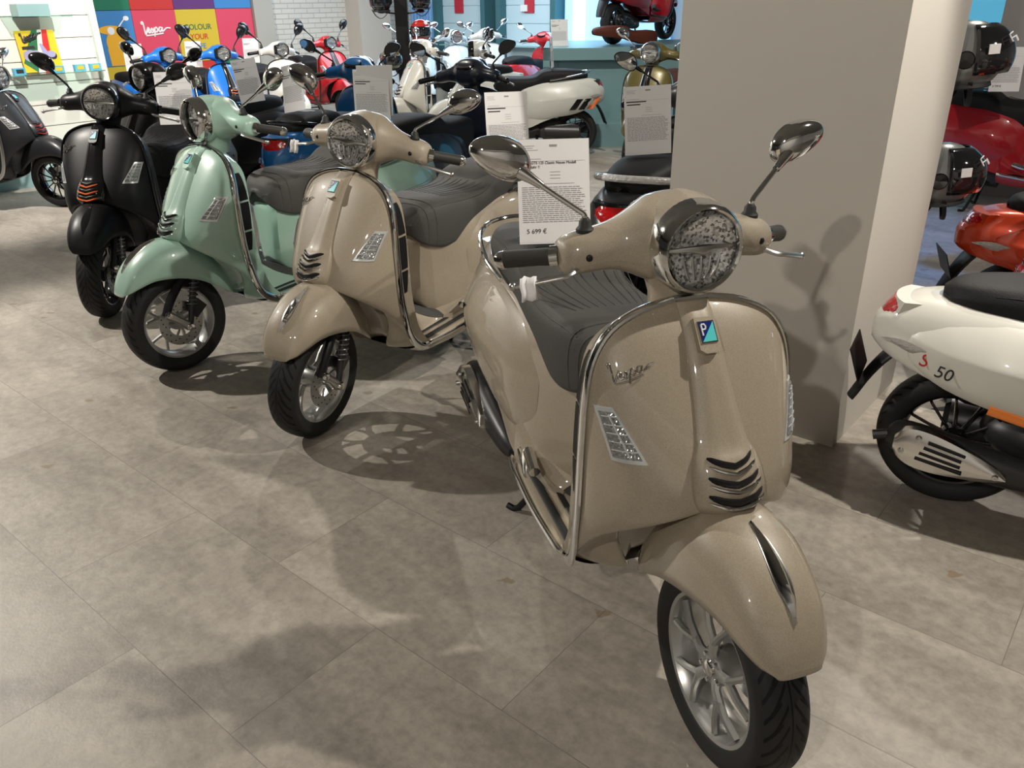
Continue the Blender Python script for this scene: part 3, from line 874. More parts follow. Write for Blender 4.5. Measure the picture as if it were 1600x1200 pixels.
def scooter(pos, yaw, steer, label, p, group=None, scale=1.0, seat=None, trim=None, mirr=None, wheel='silver', head='round', lip=None, detail=2, rack=None, acc=None, far=False, sport_mirror=False, tie_dark=False, seatcol=(.075, .073, .072), shield_only=False, plate=False, scr=True, z=0, floor_light=None, tape=False, low=False, louv=True):
    trim = trim or CHROME; mirr = mirr or CHROME; lip = lip or CHROME
    seat = seat_mat('seat_%d_%d_%d' % tuple(int(c * 1000) for c in seatcol), seatcol)
    r = empty('motor_scooter', (pos[0], pos[1], z), radians(yaw), label, 'scooter', group, scale)
    ST = Matrix.Translation(AX0) @ Matrix.Rotation(radians(steer), 4, AXD) @ Matrix.Translation(-AX0)
    def P(name, key, fn, m, par=r, smooth=35, st=False, label=None, mods=None):
        o = obj(name, cached(name + '|' + key, fn, smooth), m, par, label=label, mods=mods)
        if st: o.matrix_basis = ST
        return o
    sol = [('SOLIDIFY', dict(thickness=.004, offset=-1))]
    sh = P('leg_shield', '', g_shield, p, mods=sol)
    P('shield_trim', '', g_rim, trim, label='bright trim edging the shield' if trim is CHROME else None)
    ib = P('inner_shield', '', g_back, p)
    P('inner_fender', '', g_well, BLACKP if far else p)
    tie = P('horn_cover', '', g_tie, BLACKG if tie_dark else p)
    for k in range(3):
        if not far: P('grille_slot', str(k), lambda k=k: g_slot(k), BLACKP, tie)
        P('grille_lip', str(k), lambda k=k: g_lip(k), lip, tie)
    if not far:
        bb = P('badge', '', g_bbase, p, tie)
        b2 = P('badge', 'fr', g_bframe, CHROME, tie)
        P('badge', 'b', g_bblue, LOGOB, tie); P('badge', 't', g_bturq, LOGOT, tie); P('badge', 'p', g_bP, WHITE, tie)
        if scr: P('script_emblem', '', g_script, CHROME, label='chrome handwritten Vespa lettering')
        for s in (-1, 1):
            for k in range(3): P('side_vent', '%d%d' % (s, k), lambda s=s, k=k: g_vent(s, k), BLACKP, ib, smooth=50)
    elif tie_dark: P('long_slot', '', g_long_slot, BLACKP, tie)
    for s in (-1, 1):
        i_ = P('indicator', 'f%d' % s, lambda s=s: g_ind(s, True), LENSF)
        P('lens', '%d' % s, lambda s=s: g_ind(s, False), LENSW, i_)
        if not far: P('light_elements', '%d' % s, lambda s=s: g_indribs(s), LENSF, i_)
    P('floorboard', '', g_floor, p)
    for s in (-1, 1):
        P('floor_rail', str(s), lambda s=s: g_rail(s), trim)
        if not far:
            P('rubber_strip', 'a%d' % s, lambda s=s: g_strip(s, .205, .012), RUBBER); P('rubber_strip', 'b%d' % s, lambda s=s: g_strip(s, .160, .009), RUBBER)
        P('peg_fairing', str(s), lambda s=s: g_pegbase(s), p); P('foot_peg', str(s), lambda s=s: g_peg(s), trim)
    P('floor_mat', '', g_mat, MATG)
    P('rear_body', '', g_body, p)
    for s in (-1, 1):
        c = P('side_cowl', str(s), lambda s=s: g_cowl(s), p)
        if not far and louv:
            for k in range(6): P('louvre', '%d%d' % (s, k), lambda s=s, k=k: g_louvre(s, k), BLACKP, c)
        if acc:
            for k in range(3): P('graphic', '%d%d' % (s, k), lambda s=s, k=k: g_stripe(s, k), (BLACKG, BLACKG, ORANGE)[k], c)
        P('rear_indicator', str(s), lambda s=s: g_rind(s), LENSC)
    t = P('tail_light', 'fr', lambda: g_tail(True), BLACKG if not trim is CHROME else p); P('lens', 'tail', lambda: g_tail(False), REDL, t, label='red lens')
    se = P('seat', '', g_seat, seat, smooth=60); 
    if not far: P('seam', '', g_seam, seat, se); P('pleats', '', g_pleat, seat, se)
    hs = P('handlebar_cover', '', g_headset, p, st=True, smooth=60)
    P('lamp_housing', '', g_pod, p, hs)
    if head == 'round': P('headlight_bezel', '', g_bezel, trim, hs)
    else: P('headlight_bezel', 'hex', g_hexbezel, BLACKG, hs)
    P('reflector', '', g_reflector, REFL, hs); P('lamp_bar', '', g_lampbar, ALU, hs)
    if not far: P('lamp_ribs', '', g_lampinner, ALU, hs)
    P('headlight_glass', '', g_lampglass, GLASS, hs)
    P('column_cover', '', g_neck, p, st=True)
    P('instrument_panel', '', g_dash, BLACKG, hs)
    for s in (-1, 1):
        gr = P('grip', str(s), lambda s=s: g_grip(s), GRIPM if trim is CHROME else BLACKP, st=True)
        P('grip_end', 'a%d' % s, lambda s=s: g_griprings(s, True), trim, gr); P('grip_end', 'b%d' % s, lambda s=s: g_griprings(s, False), trim, gr)
        P('brake_lever', str(s), lambda s=s: g_lever(s), ALU, st=True)
        mi = P('mirror', str(s), lambda s=s: mirror_shell(s), mirr, st=True)
        P('mirror_boot', str(s), lambda s=s: g_boot(s), RUBBER, mi); P('mirror_stalk', str(s), lambda s=s: g_stalk(s), mirr, mi); P('mirror_sleeve', str(s), lambda s=s: g_sleeve(s), mirr, mi)
        P('mirror_glass', str(s), lambda s=s: mirror_shell(s, True), MIRRG, mi)
        if not far: P('cover_plug', str(s), lambda s=s: G().sphere((-.362, s * .205, 1.078), (.006, .009, .009), 12, 8), BLACKP, hs)
    if low:
        M3 = Matrix.Translation((0, 0, .45)) @ Matrix.Diagonal((1, 1, .82, 1)) @ Matrix.Translation((0, 0, -.45))
        for o in r.children:
            if o.name.split('.')[0] in ('seat', 'rear_body', 'side_cowl', 'tail_light', 'rear_indicator', 'grab_rail'): o.matrix_basis = M3
    if sport_mirror:
        M2 = Matrix.Translation((-.407, 0, 1.12)) @ Matrix.Diagonal((1, 1.08, 1.55, 1)) @ Matrix.Translation((.407, 0, -1.12))
        for o in r.children:
            if o.name.startswith('mirror'): o.matrix_basis = ST @ M2
    f = P('front_fender', '', g_fender, p, st=True, smooth=50, mods=sol)
    P('fender_crest', 'b', lambda: g_crest(True), BLACKG if trim is not CHROME else ALU, f); 
    if trim is CHROME: P('fender_crest', 't', lambda: g_crest(False), CHROME, f)
    wm = SILVER if wheel == 'silver' else BLACKG
    for nm, cx, cz, R, W, st in (('front', 0, .237, .2365, .120, True), ('rear', -1.40, .243, .243, .130, False)):
        ty = obj('%s_tyre' % nm, tyre_mesh(nm, R, W, cx, cz), TYRE, r)
        w_ = P('%s_wheel' % nm, '', lambda: g_rimring(cx, cz), wm)
        P('spokes', nm + wheel, lambda: g_spokes(cx, cz, wheel != 'silver'), wm, w_); P('hub_cap', nm, lambda: g_hubcap(cx, cz), CHROME, w_)
        if not far:
            for n in range(5): P('wheel_nut', '%s%d' % (nm, n), lambda: g_nuts(cx, cz, n), CHROME, w_)
        if st: ty.matrix_basis = ST; w_.matrix_basis = ST
    d = P('brake_disc', '', g_disc, ALU, st=True)
    if not far: P('disc_holes', '', g_discholes, BLACKP, d)
    P('fork_tube', '', g_fork, BLACKP, st=True); a = P('suspension_arm', '', g_arm, ALU, st=True)
    if not far: P('arm_cap', '0', lambda: g_armcaps(0), CHROME, a); P('arm_cap', '1', lambda: g_armcaps(1), CHROME, a); P('brake_caliper', '', g_caliper, DARKM, st=True)
    s_ = P('shock_absorber', '', g_shock, DARKM, st=True); P('coil_spring', '', g_spring, SPRING, s_)
    P('engine', '', g_engine, DARKM); P('drive_case', '', g_case, DARKM); P('muffler', '', g_muffler, DARKM)
    h = P('heat_shield', '', g_heatshield, POLISH if trim is CHROME else BLACKG); P('shield_slots', '', g_hslots, BLACKP, h); [P('shield_screw', str(k), lambda k=k: g_hscrews(k), ALU, h) for k in range(3)]
    P('centre_stand', '', g_stand, BLACKP); P('mud_flap', '', g_flap, BLACKP, mods=[('SOLIDIFY', dict(thickness=.004))])
    if rack: P('grab_rail', 'fat' if rack[1] > .011 else '', lambda: g_rack(rack[1]), rack[0])
    return r
def anchor(pt, yaw, px):
    """ground position of a bike whose point pt (bike frame) stands over world spot px"""
    c, s = cos(radians(yaw)), sin(radians(yaw)); return (px[0] - (c * pt[0] - s * pt[1]), px[1] - (s * pt[0] + c * pt[1]))

# ------------------------------------------------------------ room directions
RA = radians(-40)
E1 = Vector((cos(RA), sin(RA), 0)); E2 = Vector((-sin(RA), cos(RA), 0)); UP = Vector((0, 0, 1))
def room(a, b, z=0): return E1 * a + E2 * b + UP * z
RROT = Matrix.Rotation(RA, 3, 'Z')
def rbox(g, a0, a1, b0, b1, z0, z1):
    return g.box(room((a0 + a1) / 2, (b0 + b1) / 2, (z0 + z1) / 2), (abs(a1 - a0), abs(b1 - b0), abs(z1 - z0)), RROT)
def floor_material():
    m = bpy.data.materials.new('concrete_look_tiles'); m.use_nodes = True; nt = m.node_tree; N = nt.nodes; L = nt.links; b = N['Principled BSDF']
    t = N.new('ShaderNodeTexCoord'); mp = N.new('ShaderNodeMapping'); mp.inputs['Rotation'].default_value = (0, 0, radians(40)); L.new(t.outputs['Object'], mp.inputs[0])
    # rotating by +40 lines texture x up with room axis e1
    br = N.new('ShaderNodeTexBrick'); br.offset = .5; br.offset_frequency = 2
    br.inputs['Scale'].default_value = 1; br.inputs['Mortar Size'].default_value = .0013; br.inputs['Mortar Smooth'].default_value = .3
    br.inputs['Brick Width'].default_value = .91; br.inputs['Row Height'].default_value = .46; br.inputs['Bias'].default_value = 0
    br.inputs['Color1'].default_value = (1, 1, 1, 1); br.inputs['Color2'].default_value = (0, 0, 0, 1); br.inputs['Mortar'].default_value = (.5, .5, .5, 1)
    mp2 = N.new('ShaderNodeMapping'); mp2.inputs['Location'].default_value = (-.42, -.147, 0); L.new(mp.outputs[0], mp2.inputs[0]); L.new(mp2.outputs[0], br.inputs['Vector'])
    # per tile offset of the clouding
    ofs = N.new('ShaderNodeVectorMath'); ofs.operation = 'MULTIPLY_ADD'
    L.new(br.outputs['Color'], ofs.inputs[0]); ofs.inputs[1].default_value = (7, 3, 5); L.new(mp2.outputs[0], ofs.inputs[2])
    st = N.new('ShaderNodeMapping'); st.inputs['Scale'].default_value = (.8, 2.2, 1); L.new(ofs.outputs[0], st.inputs[0])
    n1 = N.new('ShaderNodeTexNoise'); n1.inputs['Scale'].default_value = 2.2; n1.inputs['Detail'].default_value = 9; n1.inputs['Roughness'].default_value = .62; n1.inputs['Distortion'].default_value = .5; L.new(st.outputs[0], n1.inputs['Vector'])
    n2 = N.new('ShaderNodeTexNoise'); n2.inputs['Scale'].default_value = 28; n2.inputs['Detail'].default_value = 8; n2.inputs['Roughness'].default_value = .7; L.new(ofs.outputs[0], n2.inputs['Vector'])
    r1 = N.new('ShaderNodeValToRGB'); e = r1.color_ramp.elements; e[0].position = .30; e[0].color = (.27, .24, .205, 1); e[1].position = .70; e[1].color = (.45, .41, .355, 1)
    L.new(n1.outputs['Fac'], r1.inputs[0])
    r2 = N.new('ShaderNodeValToRGB'); e = r2.color_ramp.elements; e[0].position = .30; e[0].color = (.72, .72, .72, 1); e[1].position = .62; e[1].color = (1.05, 1.05, 1.05, 1); L.new(n2.outputs['Fac'], r2.inputs[0])
    mu = N.new('ShaderNodeMix'); mu.data_type = 'RGBA'; mu.blend_type = 'MULTIPLY'; mu.inputs['Factor'].default_value = 1; L.new(r1.outputs[0], mu.inputs['A']); L.new(r2.outputs[0], mu.inputs['B'])
    # tint per tile
    hs = N.new('ShaderNodeMapRange'); hs.inputs['To Min'].default_value = .97; hs.inputs['To Max'].default_value = 1.03
    sp = N.new('ShaderNodeSeparateColor'); L.new(br.outputs['Color'], sp.inputs[0]); L.new(sp.outputs[0], hs.inputs['Value'])
    m3 = N.new('ShaderNodeVectorMath'); m3.operation = 'SCALE'; L.new(mu.outputs['Result'], m3.inputs[0]); L.new(hs.outputs[0], m3.inputs['Scale'])
    # dry brown spots
    v = N.new('ShaderNodeTexVoronoi'); v.inputs['Scale'].default_value = 2.3; vm = N.new('ShaderNodeMapping'); vm.inputs['Scale'].default_value = (1, 2.0, 1); vm.inputs['Rotation'].default_value = (0, 0, .5)
    wn = N.new('ShaderNodeTexNoise'); wn.inputs['Scale'].default_value = 30; L.new(t.outputs['Object'], wn.inputs['Vector']); wa = N.new('ShaderNodeVectorMath'); wa.operation = 'MULTIPLY_ADD'; wa.inputs[1].default_value = (.04, .04, 0); L.new(wn.outputs['Color'], wa.inputs[0]); L.new(t.outputs['Object'], wa.inputs[2])
    L.new(wa.outputs[0], vm.inputs[0]); L.new(vm.outputs[0], v.inputs['Vector'])
    vr = N.new('ShaderNodeValToRGB'); vr.color_ramp.elements[0].position = .050; vr.color_ramp.elements[0].color = (.6, .6, .6, 1); vr.color_ramp.elements[1].position = .066; vr.color_ramp.elements[1].color = (0, 0, 0, 1); L.new(v.outputs['Distance'], vr.inputs[0])
    ms = N.new('ShaderNodeMix'); ms.data_type = 'RGBA'; ms.inputs['B'].default_value = (.20, .13, .055, 1); L.new(vr.outputs[0], ms.inputs['Factor']); L.new(m3.outputs[0], ms.inputs['A'])
    # joints
    mj = N.new('ShaderNodeMix'); mj.data_type = 'RGBA'; mj.inputs['B'].default_value = (.10, .09, .075, 1); mm = N.new('ShaderNodeMath'); mm.operation = 'MULTIPLY'; mm.inputs[1].default_value = .6; L.new(br.outputs['Fac'], mm.inputs[0]); L.new(mm.outputs[0], mj.inputs['Factor']); L.new(ms.outputs['Result'], mj.inputs['A'])
    L.new(mj.outputs['Result'], b.inputs['Base Color'])
    rr = N.new('ShaderNodeMapRange'); rr.inputs['To Min'].default_value = .34; rr.inputs['To Max'].default_value = .58; L.new(n2.outputs['Fac'], rr.inputs['Value']); L.new(rr.outputs[0], b.inputs['Roughness'])
    bp = N.new('ShaderNodeBump'); bp.inputs['Distance'].default_value = .004; bp.inputs['Strength'].default_value = .35; L.new(n2.outputs['Fac'], bp.inputs['Height']); L.new(bp.outputs[0], b.inputs['Normal'])
    return m
def wall_mat(name, col, bump=.15, rough=.7):
    return mat(name, col, rough, bump=('noise', 14, .004, bump))
g = G(); g.add([(-14, -6, 0), (12, -6, 0), (12, 24, 0), (-14, 24, 0)], [(0, 1, 2, 3)]); struct('floor', g, floor_material())
g = G(); g.box((-1, 8, 3.35), (26, 30, .1)); struct('ceiling', g, mat('grey_ceiling', (.30, .29, .27), .8))
struct('wall_front', G().box((0, -5.2, 1.7), (22, .2, 3.4)), wall_mat('cream_wall_paint', (.62, .60, .56)))
struct('wall_right', G().box((8.8, 3, 1.7), (.2, 18, 3.4)), MATS['cream_wall_paint'])
PW = wall_mat('painted_column_plaster', (.47, .445, .405))
a0, b0 = room(0, 0).dot(E1), 0
pc = Vector((1.2246, 2.6652, 0)); pa = pc.dot(E1); pb = pc.dot(E2)
g = G(); rbox(g, pa - .775, pa, pb, pb + .745, 0, 3.35); struct('wall_pillar', g, PW)
# skirting shadow gap of the pillar is plain paint; far right grey column
g = G(); q = Vector((3.95, 7.0, 0)); rbox(g, q.dot(E1), q.dot(E1) + 1.0, q.dot(E2), q.dot(E2) + 1.0, 0, 3.35); struct('wall_column_right', g, wall_mat('grey_column_paint', (.36, .35, .35)))
WC = -11.8; WB = 11.6
def bpx(px):  # where a picture column meets the coloured wall
    s = (px - 800) / 1389.0
    # p = E1*WC + E2*b ; x = s*y
    return (s * E1.y * WC - E1.x * WC) / (E2.x - s * E2.y)
def brick_material():
    m = bpy.data.materials.new('white_painted_brick'); m.use_nodes = True; nt = m.node_tree; N = nt.nodes; L = nt.links; b = N['Principled BSDF']
    t = N.new('ShaderNodeTexCoord'); mp = N.new('ShaderNodeMapping'); mp.inputs['Rotation'].default_value = (0, 0, radians(-50)); L.new(t.outputs['Object'], mp.inputs[0])
    sx = N.new('ShaderNodeSeparateXYZ'); L.new(mp.outputs[0], sx.inputs[0]); cb = N.new('ShaderNodeCombineXYZ'); L.new(sx.outputs[0], cb.inputs[0]); L.new(sx.outputs[2], cb.inputs[1])
    br = N.new('ShaderNodeTexBrick'); br.inputs['Scale'].default_value = 1; br.inputs['Brick Width'].default_value = .25; br.inputs['Row Height'].default_value = .075; br.inputs['Mortar Size'].default_value = .006
    br.inputs['Color1'].default_value = (.60, .56, .49, 1); br.inputs['Color2'].default_value = (.55, .52, .46, 1); br.inputs['Mortar'].default_value = (.42, .39, .34, 1); L.new(cb.outputs[0], br.inputs['Vector'])
    L.new(br.outputs['Color'], b.inputs['Base Color']); b.inputs['Roughness'].default_value = .75
    bp = N.new('ShaderNodeBump'); bp.invert = True; bp.inputs['Distance'].default_value = .006; L.new(br.outputs['Fac'], bp.inputs['Height']); L.new(bp.outputs[0], b.inputs['Normal'])
    return m
g = G(); rbox(g, WC - .2, WC, 2.0, WB + .2, 0, 3.35); struct('wall_left', g, brick_material())
g = G(); rbox(g, WC, WC + 14, WB, WB + .2, 0, 3.35); struct('wall_back', g, wall_mat('pale_wall_paint', (.42, .50, .56)))
# plain beige pier standing out of the brick wall
WPOS = {}
g = G(); rbox(g, WC, WC + .10, bpx(399), bpx(428), 0, 3.35); struct('wall_strip', g, wall_mat('grey_beige_plaster', (.40, .37, .32)))
g = G(); rbox(g, WC, WC + .35, bpx(548), bpx(596), 0, 3.35); struct('wall_pier', g, wall_mat('beige_pier_paint', (.50, .44, .38)))

# ------------------------------------------------------------ slat display wall on the left
SHG = thin_glass('shelf_glass', (.75, .86, .84))
SO = Vector((-4.72, 7.60, 0)); sa = SO.dot(E1) - .42; sb = SO.dot(E2) - .25
SLAT = mat('white_slat_laminate', (.80, .78, .72), .45); TEAL = mat('pale_teal_lacquer', (.28, .45, .46), .35); TEALD = mat('teal_lacquer', (.155, .275, .295), .4)
def wallb(c, px):
    s = (px - 800) / 1389.0
    return (s * E1.y * c - E1.x * c) / (E2.x - s * E2.y)
SE_ = wallb(sa, 143)
g = G(); rbox(g, sa - .22, sa - .03, sb - 3.2, SE_, .0, 2.9)

for k in range(14): rbox(g, sa - .03, sa, sb - 3.2, SE_, .10 + .2 * k, .10 + .2 * k + .192)
d = obj('slat_display_wall', g, SLAT, smooth=None); tag(d, 'white slatted display wall with glass shelf behind the leftmost dark scooter', 'display wall')
g = G(); rbox(g, sa - .24, sa + .05, SE_, SE_ + .06, 0, 2.9); obj('end_post', g, mat('pale_green_white_frame', (.62, .68, .65), .3), d, smooth=None)
g = G(); rbox(g, sa + .005, sa + .34, sb - 3.2, SE_, .0, .16); p_ = obj('display_base', g, TEAL, d, smooth=None)
g = G(); rbox(g, sa, sa + .26, sb - 3.1, SE_ - .06, .985, .995); s1 = obj('glass_shelf', g, SHG, smooth=None); tag(s1, 'long glass shelf on the slatted wall carrying a poster and small blue boxes', 'shelf')
g = G(); rbox(g, sa, sa + .24, wallb(sa, 5), wallb(sa, 102), 1.485, 1.495); s2 = obj('glass_shelf', g, SHG, smooth=None); tag(s2, 'short glass shelf high on the slatted wall under a teal display box', 'shelf')
g = G(); rbox(g, sa + .04, sa + .20, wallb(sa, 22), wallb(sa, 72), 1.495, 1.60); o = obj('display_box', g, TEAL, smooth=None); tag(o, 'teal box standing on the short glass shelf at the top of the slatted wall', 'box')
def on_wall_patch(a, b, z, w, h, d, m, name, parent=None, tilt=0):
    g = G(); g.box((0, 0, 0), (d, w, h)); R_ = Matrix.Translation(room(a, b, z)) @ Matrix.Rotation(RA, 4, 'Z') @ Matrix.Rotation(tilt, 4, 'Y'); g.xf(R_); return obj(name, g, m, parent, smooth=None)
def flat_poly(a, b, z, pts, off, m, name, parent, d=.002, tilt=0):
    g = G(); R_ = Matrix.Translation(room(a, b, z)) @ Matrix.Rotation(RA, 4, 'Z') @ Matrix.Rotation(tilt, 4, 'Y')
    g.prism(pts, off, off + d, lambda u, v, w: R_ @ Vector((w, u, v))); return obj(name, g, m, parent, smooth=None)
def ell(cx, cz, rx, rz, n=20, a0=0, a1=2 * pi): return [(cx + rx * cos(a0 + (a1 - a0) * i / n), cz + rz * sin(a0 + (a1 - a0) * i / n)) for i in range(n)]
YEL = mat('poster_yellow', (.80, .52, .03), .5); GRN = mat('poster_green', (.03, .17, .07), .5); CRE = mat('poster_cream', (.75, .72, .65), .5); RDP = mat('poster_red', (.60, .03, .03), .5); PUR = mat('poster_lilac', (.36, .34, .55), .5); BLKP = mat('poster_black', (.03, .03, .03), .5)
SKY = mat('panel_blue', (.05, .22, .50), .55); PNK = mat('panel_pink', (.66, .06, .11), .55); MUS = mat('panel_yellow', (.62, .44, .03), .55); BRIGHT = mat('panel_red', (.55, .03, .025), .55); PGR = mat('panel_green', (.01, .16, .08), .55); PPU = mat('panel_purple', (.12, .03, .16), .55); ORG = mat('panel_orange', (.80, .28, .03), .55); LOGW = mat('panel_white_lettering', (.85, .83, .82), .5)
def script_on(a, b, z, w, off, m, parent, name='script_lettering', r=.02, slant=0, tilt=0):
    g = G(); R_ = Matrix.Translation(room(a, b, z)) @ Matrix.Rotation(RA, 4, 'Z') @ Matrix.Rotation(tilt, 4, 'Y')
    for st in script_strokes():
        p = dens([(x * w, y * w, 0) for x, y in st], 4); g.tube([R_ @ Vector((off, (x - w / 2), y + x * slant)) for x, y, _ in p], r * w, 6, ry=.002 if False else None)
    return obj(name, g, m, parent, label=None)
# yellow poster leaning on the shelf
PT = radians(-7); pa_, pb_, pz_ = sa + .055, wallb(sa, 50), 1.187
po = on_wall_patch(pa_, pb_, pz_, .36, .37, .006, YEL, 'poster', tilt=PT); tag(po, 'yellow poster with Vespa script and a lilac scooter leaning on the long glass shelf', 'poster')
flat_poly(pa_, pb_, pz_, [(-.02, .19), (.03, .19), (-.06, -.19), (-.17, -.10)], .003, GRN, 'stripe', po, tilt=PT); flat_poly(pa_, pb_, pz_, [(.03, .19), (.07, .19), (.0, -.19), (-.06, -.19)], .003, CRE, 'stripe', po, tilt=PT); flat_poly(pa_, pb_, pz_, [(.07, .19), (.12, .19), (.08, -.19), (.0, -.19)], .003, RDP, 'stripe', po, tilt=PT)
flat_poly(pa_, pb_, pz_, ell(-.09, -.04, .065, .055), .006, PUR, 'drawn_scooter', po, tilt=PT); flat_poly(pa_, pb_, pz_, [(-.15, .0), (-.02, .01), (.06, -.07), (.04, -.085), (-.10, -.07)], .005, PUR, 'drawn_scooter', po, tilt=PT); flat_poly(pa_, pb_, pz_, ell(.115, -.045, .035, .032), .006, BLKP, 'drawn_wheel', po, tilt=PT); flat_poly(pa_, pb_, pz_, ell(.10, -.03, .04, .030), .008, PUR, 'drawn_fender', po, tilt=PT); flat_poly(pa_, pb_, pz_, [(.03, -.06), (.09, -.04), (.035, .07), (.015, .065)], .007, PUR, 'drawn_shield', po, tilt=PT); flat_poly(pa_, pb_, pz_, [(-.15, .02), (-.03, .025), (-.04, .05), (-.15, .045)], .007, BLKP, 'drawn_seat', po, tilt=PT)
script_on(pa_ , pb_ - .045, pz_ + .075, .20, .006, BLKP, po, r=.030, slant=.25, tilt=PT)
CY = mat('small_box_cyan', (.10, .42, .62), .4)
for b_, lb in ((wallb(sa, 5) - sb, 'small blue boxed model left of the yellow poster on the glass shelf'), (wallb(sa, 68) - sb, 'small blue boxed model overlapping the right edge of the yellow poster'), (wallb(sa, 103) - sb, 'small blue boxed model right of the poster, left of the last one on the shelf'), (wallb(sa, 128) - sb, 'small blue boxed model at the right end of the glass shelf')):
    bx = on_wall_patch(sa + .12, sb + b_, 1.022, .105, .06, .05, CY, 'model_box'); tag(bx, lb, 'box', 'small blue boxes on the glass shelf')
    on_wall_patch(sa + .1465, sb + b_, 1.024, .065, .034, .003, MUS if 'right' in lb else BLKP, 'window', bx)
# ------------------------------------------------------------ coloured panel wall
def cellpos(k): return 8.35 - 2.0 + 0 * k
PB0 = 5.30; PWD = .66; PHT = .74
edges = [bpx(x) for x in (84, 142, 209, 277, 341, 398)]
rows_ = [(1.52, 2.2, [PPU, PGR, BRIGHT, PPU, SKY]), (.82, 1.52, [MUS, SKY, PNK, MUS, PNK]), (.12, .82, [PNK, MUS, PPU, BRIGHT, PGR])]
labs = ['top', 'middle', 'bottom']; cn = {PPU: 'purple', PGR: 'green', BRIGHT: 'red', SKY: 'blue', PNK: 'pink', MUS: 'yellow'}
PANELS = {}
for ri, (z0, z1, cs) in enumerate(rows_):
    for ci, m in enumerate(cs):
        if ci == 0 and ri == 0: pass
        g = G(); rbox(g, WC + .01, WC + .05, edges[ci] + .003, edges[ci + 1] - .003, z0 + .003, z1 - .003)
        if ci == 0: continue
        o = obj('colour_panel', g, m, smooth=None); extra = {(1, 1): ' printed with a yellow scooter', (1, 2): ' with white Vespa script', (1, 3): ' reading COLOUR YOUR LIFE'}.get((ri, ci), '')
        tag(o, '%s wall panel%s, %s row, %s from the slatted wall' % (cn[m], extra, labs[ri], ['hidden end', 'first', 'second', 'third', 'fourth'][ci]), 'wall panel', 'coloured panels on the back left wall'); PANELS[(ri, ci)] = o
cc = lambda ci: (edges[ci] + edges[ci + 1]) / 2
script_on(WC + .05, cc(2), 1.19, .42, .006, LOGW, PANELS[(1, 2)], r=.026, slant=.02)
def wall_text(txt, b, z, size, m, parent):
    me = text_mesh(txt, size, .002); o = bpy.data.objects.new('lettering', me.copy()); COL.objects.link(o); o.data.materials.clear(); o.data.materials.append(m)
    o.parent = parent; o.matrix_world = Matrix.Translation(room(WC + .054, b, z)) @ Matrix.Rotation(RA + pi / 2, 4, 'Z') @ Matrix.Rotation(pi / 2, 4, 'X'); return o
wall_text('COLOUR', cc(3), 1.28, .105, PGR, PANELS[(1, 3)]); wall_text('YOUR', cc(3), 1.15, .105, RDP, PANELS[(1, 3)]); wall_text('LIFE', cc(3), 1.02, .105, SKY, PANELS[(1, 3)])
pp = PANELS[(1, 1)]; c1 = cc(1) + .0
YS = mat('drawn_scooter_yellow', (.85, .42, .02), .5)
flat_poly(WC + .05, c1, 1.05, ell(0, .06, .13, .16, 24), 0, YS, 'drawn_shield', pp); flat_poly(WC + .05, c1, 1.05, [(-.13, .0), (.13, .0), (.15, -.22), (-.12, -.22)], .001, YS, 'drawn_shield', pp); flat_poly(WC + .05, c1 - .04, 1.26, ell(0, .02, .17, .055, 24), .003, YS, 'drawn_handlebar', pp); flat_poly(WC + .05, c1 - .04, 1.27, ell(0, .0, .05, .05, 20), .006, LOGW, 'drawn_headlight', pp)
flat_poly(WC + .05, c1 - .04, 1.33, [(.10, -.02), (.115, -.03), (.22, .08), (.21, .09)], .003, LOGW, 'drawn_mirror', pp); flat_poly(WC + .05, c1 + .20, 1.42, ell(0, 0, .04, .03), .003, LOGW, 'drawn_mirror', pp)

# ------------------------------------------------------------ far cabinets and pale shelving at the back
def backx(px):  # where a picture column meets a wall at E2 = WB
    s = (px - 800) / 1389.0; return (s * E2.y * WB - E2.x * WB) / (E1.x - s * E1.y)
CAB = mat('ice_blue_slat_panel', (.52, .68, .74), .45); FRM = mat('dark_teal_frame', (.045, .14, .16), .35); RCARD = mat('red_card', (.50, .03, .05), .5); BLUC = mat('light_blue_curtain', (.20, .42, .72), .6)
for (x0, x1, lb) in ((709, 777, 'left pale blue slatted cabinet with dark teal frame at the back'), (808, 886, 'right pale blue slatted cabinet with dark teal frame at the back')):
    A0, A1 = backx(x0), backx(x1); r_ = G()
    rbox(r_, A0, A1, WB - .12, WB - .06, .1, 2.6)
    for k in range(9): rbox(r_, A0, A1, WB - .135, WB - .12, .1 + .28 * k, .1 + .28 * k + .268)
    o = obj('wall_cabinet', r_, CAB, smooth=None); tag(o, lb, 'cabinet', 'slatted cabinets at the back')
    for x in (A0 - .05, A1 + .05):
        f_ = G(); rbox(f_, x - .05, x + .05, WB - .30, WB - .02, 0, 2.7); obj('frame_post', f_, FRM, o, smooth=None)
    s_ = G(); rbox(s_, A0 + .1, A1 - .1, WB - .38, WB - .13, .86, .875); obj('shelf', s_, TEAL, o, smooth=None)
for px, lb in ((735, 'red wall card hanging in the left pale blue cabinet'), (845, 'red wall card hanging in the right pale blue cabinet')):
    A = backx(px); c_ = G(); rbox(c_, A - .10, A + .10, WB - .16, WB - .14, 1.38, 1.72); o = obj('hanging_card', c_, RCARD, smooth=None); tag(o, lb, 'card', 'red cards in the cabinets')
c_ = G(); A = backx(838); rbox(c_, A - .07, A + .07, WB - .18, WB - .165, 1.40, 1.50); o = obj('label_card', c_, PAPER, smooth=None); tag(o, 'white label card overlapping the red card in the right cabinet', 'card')
A0, A1 = backx(655), backx(704); rows = []
for i in range(41):
    a = A0 + (A1 - A0) * i / 40; p = room(a, WB - .25 + .035 * sin(i * 1.6)); rows.append([(p.x, p.y, z) for z in (0.02, 1.3, 2.6)])
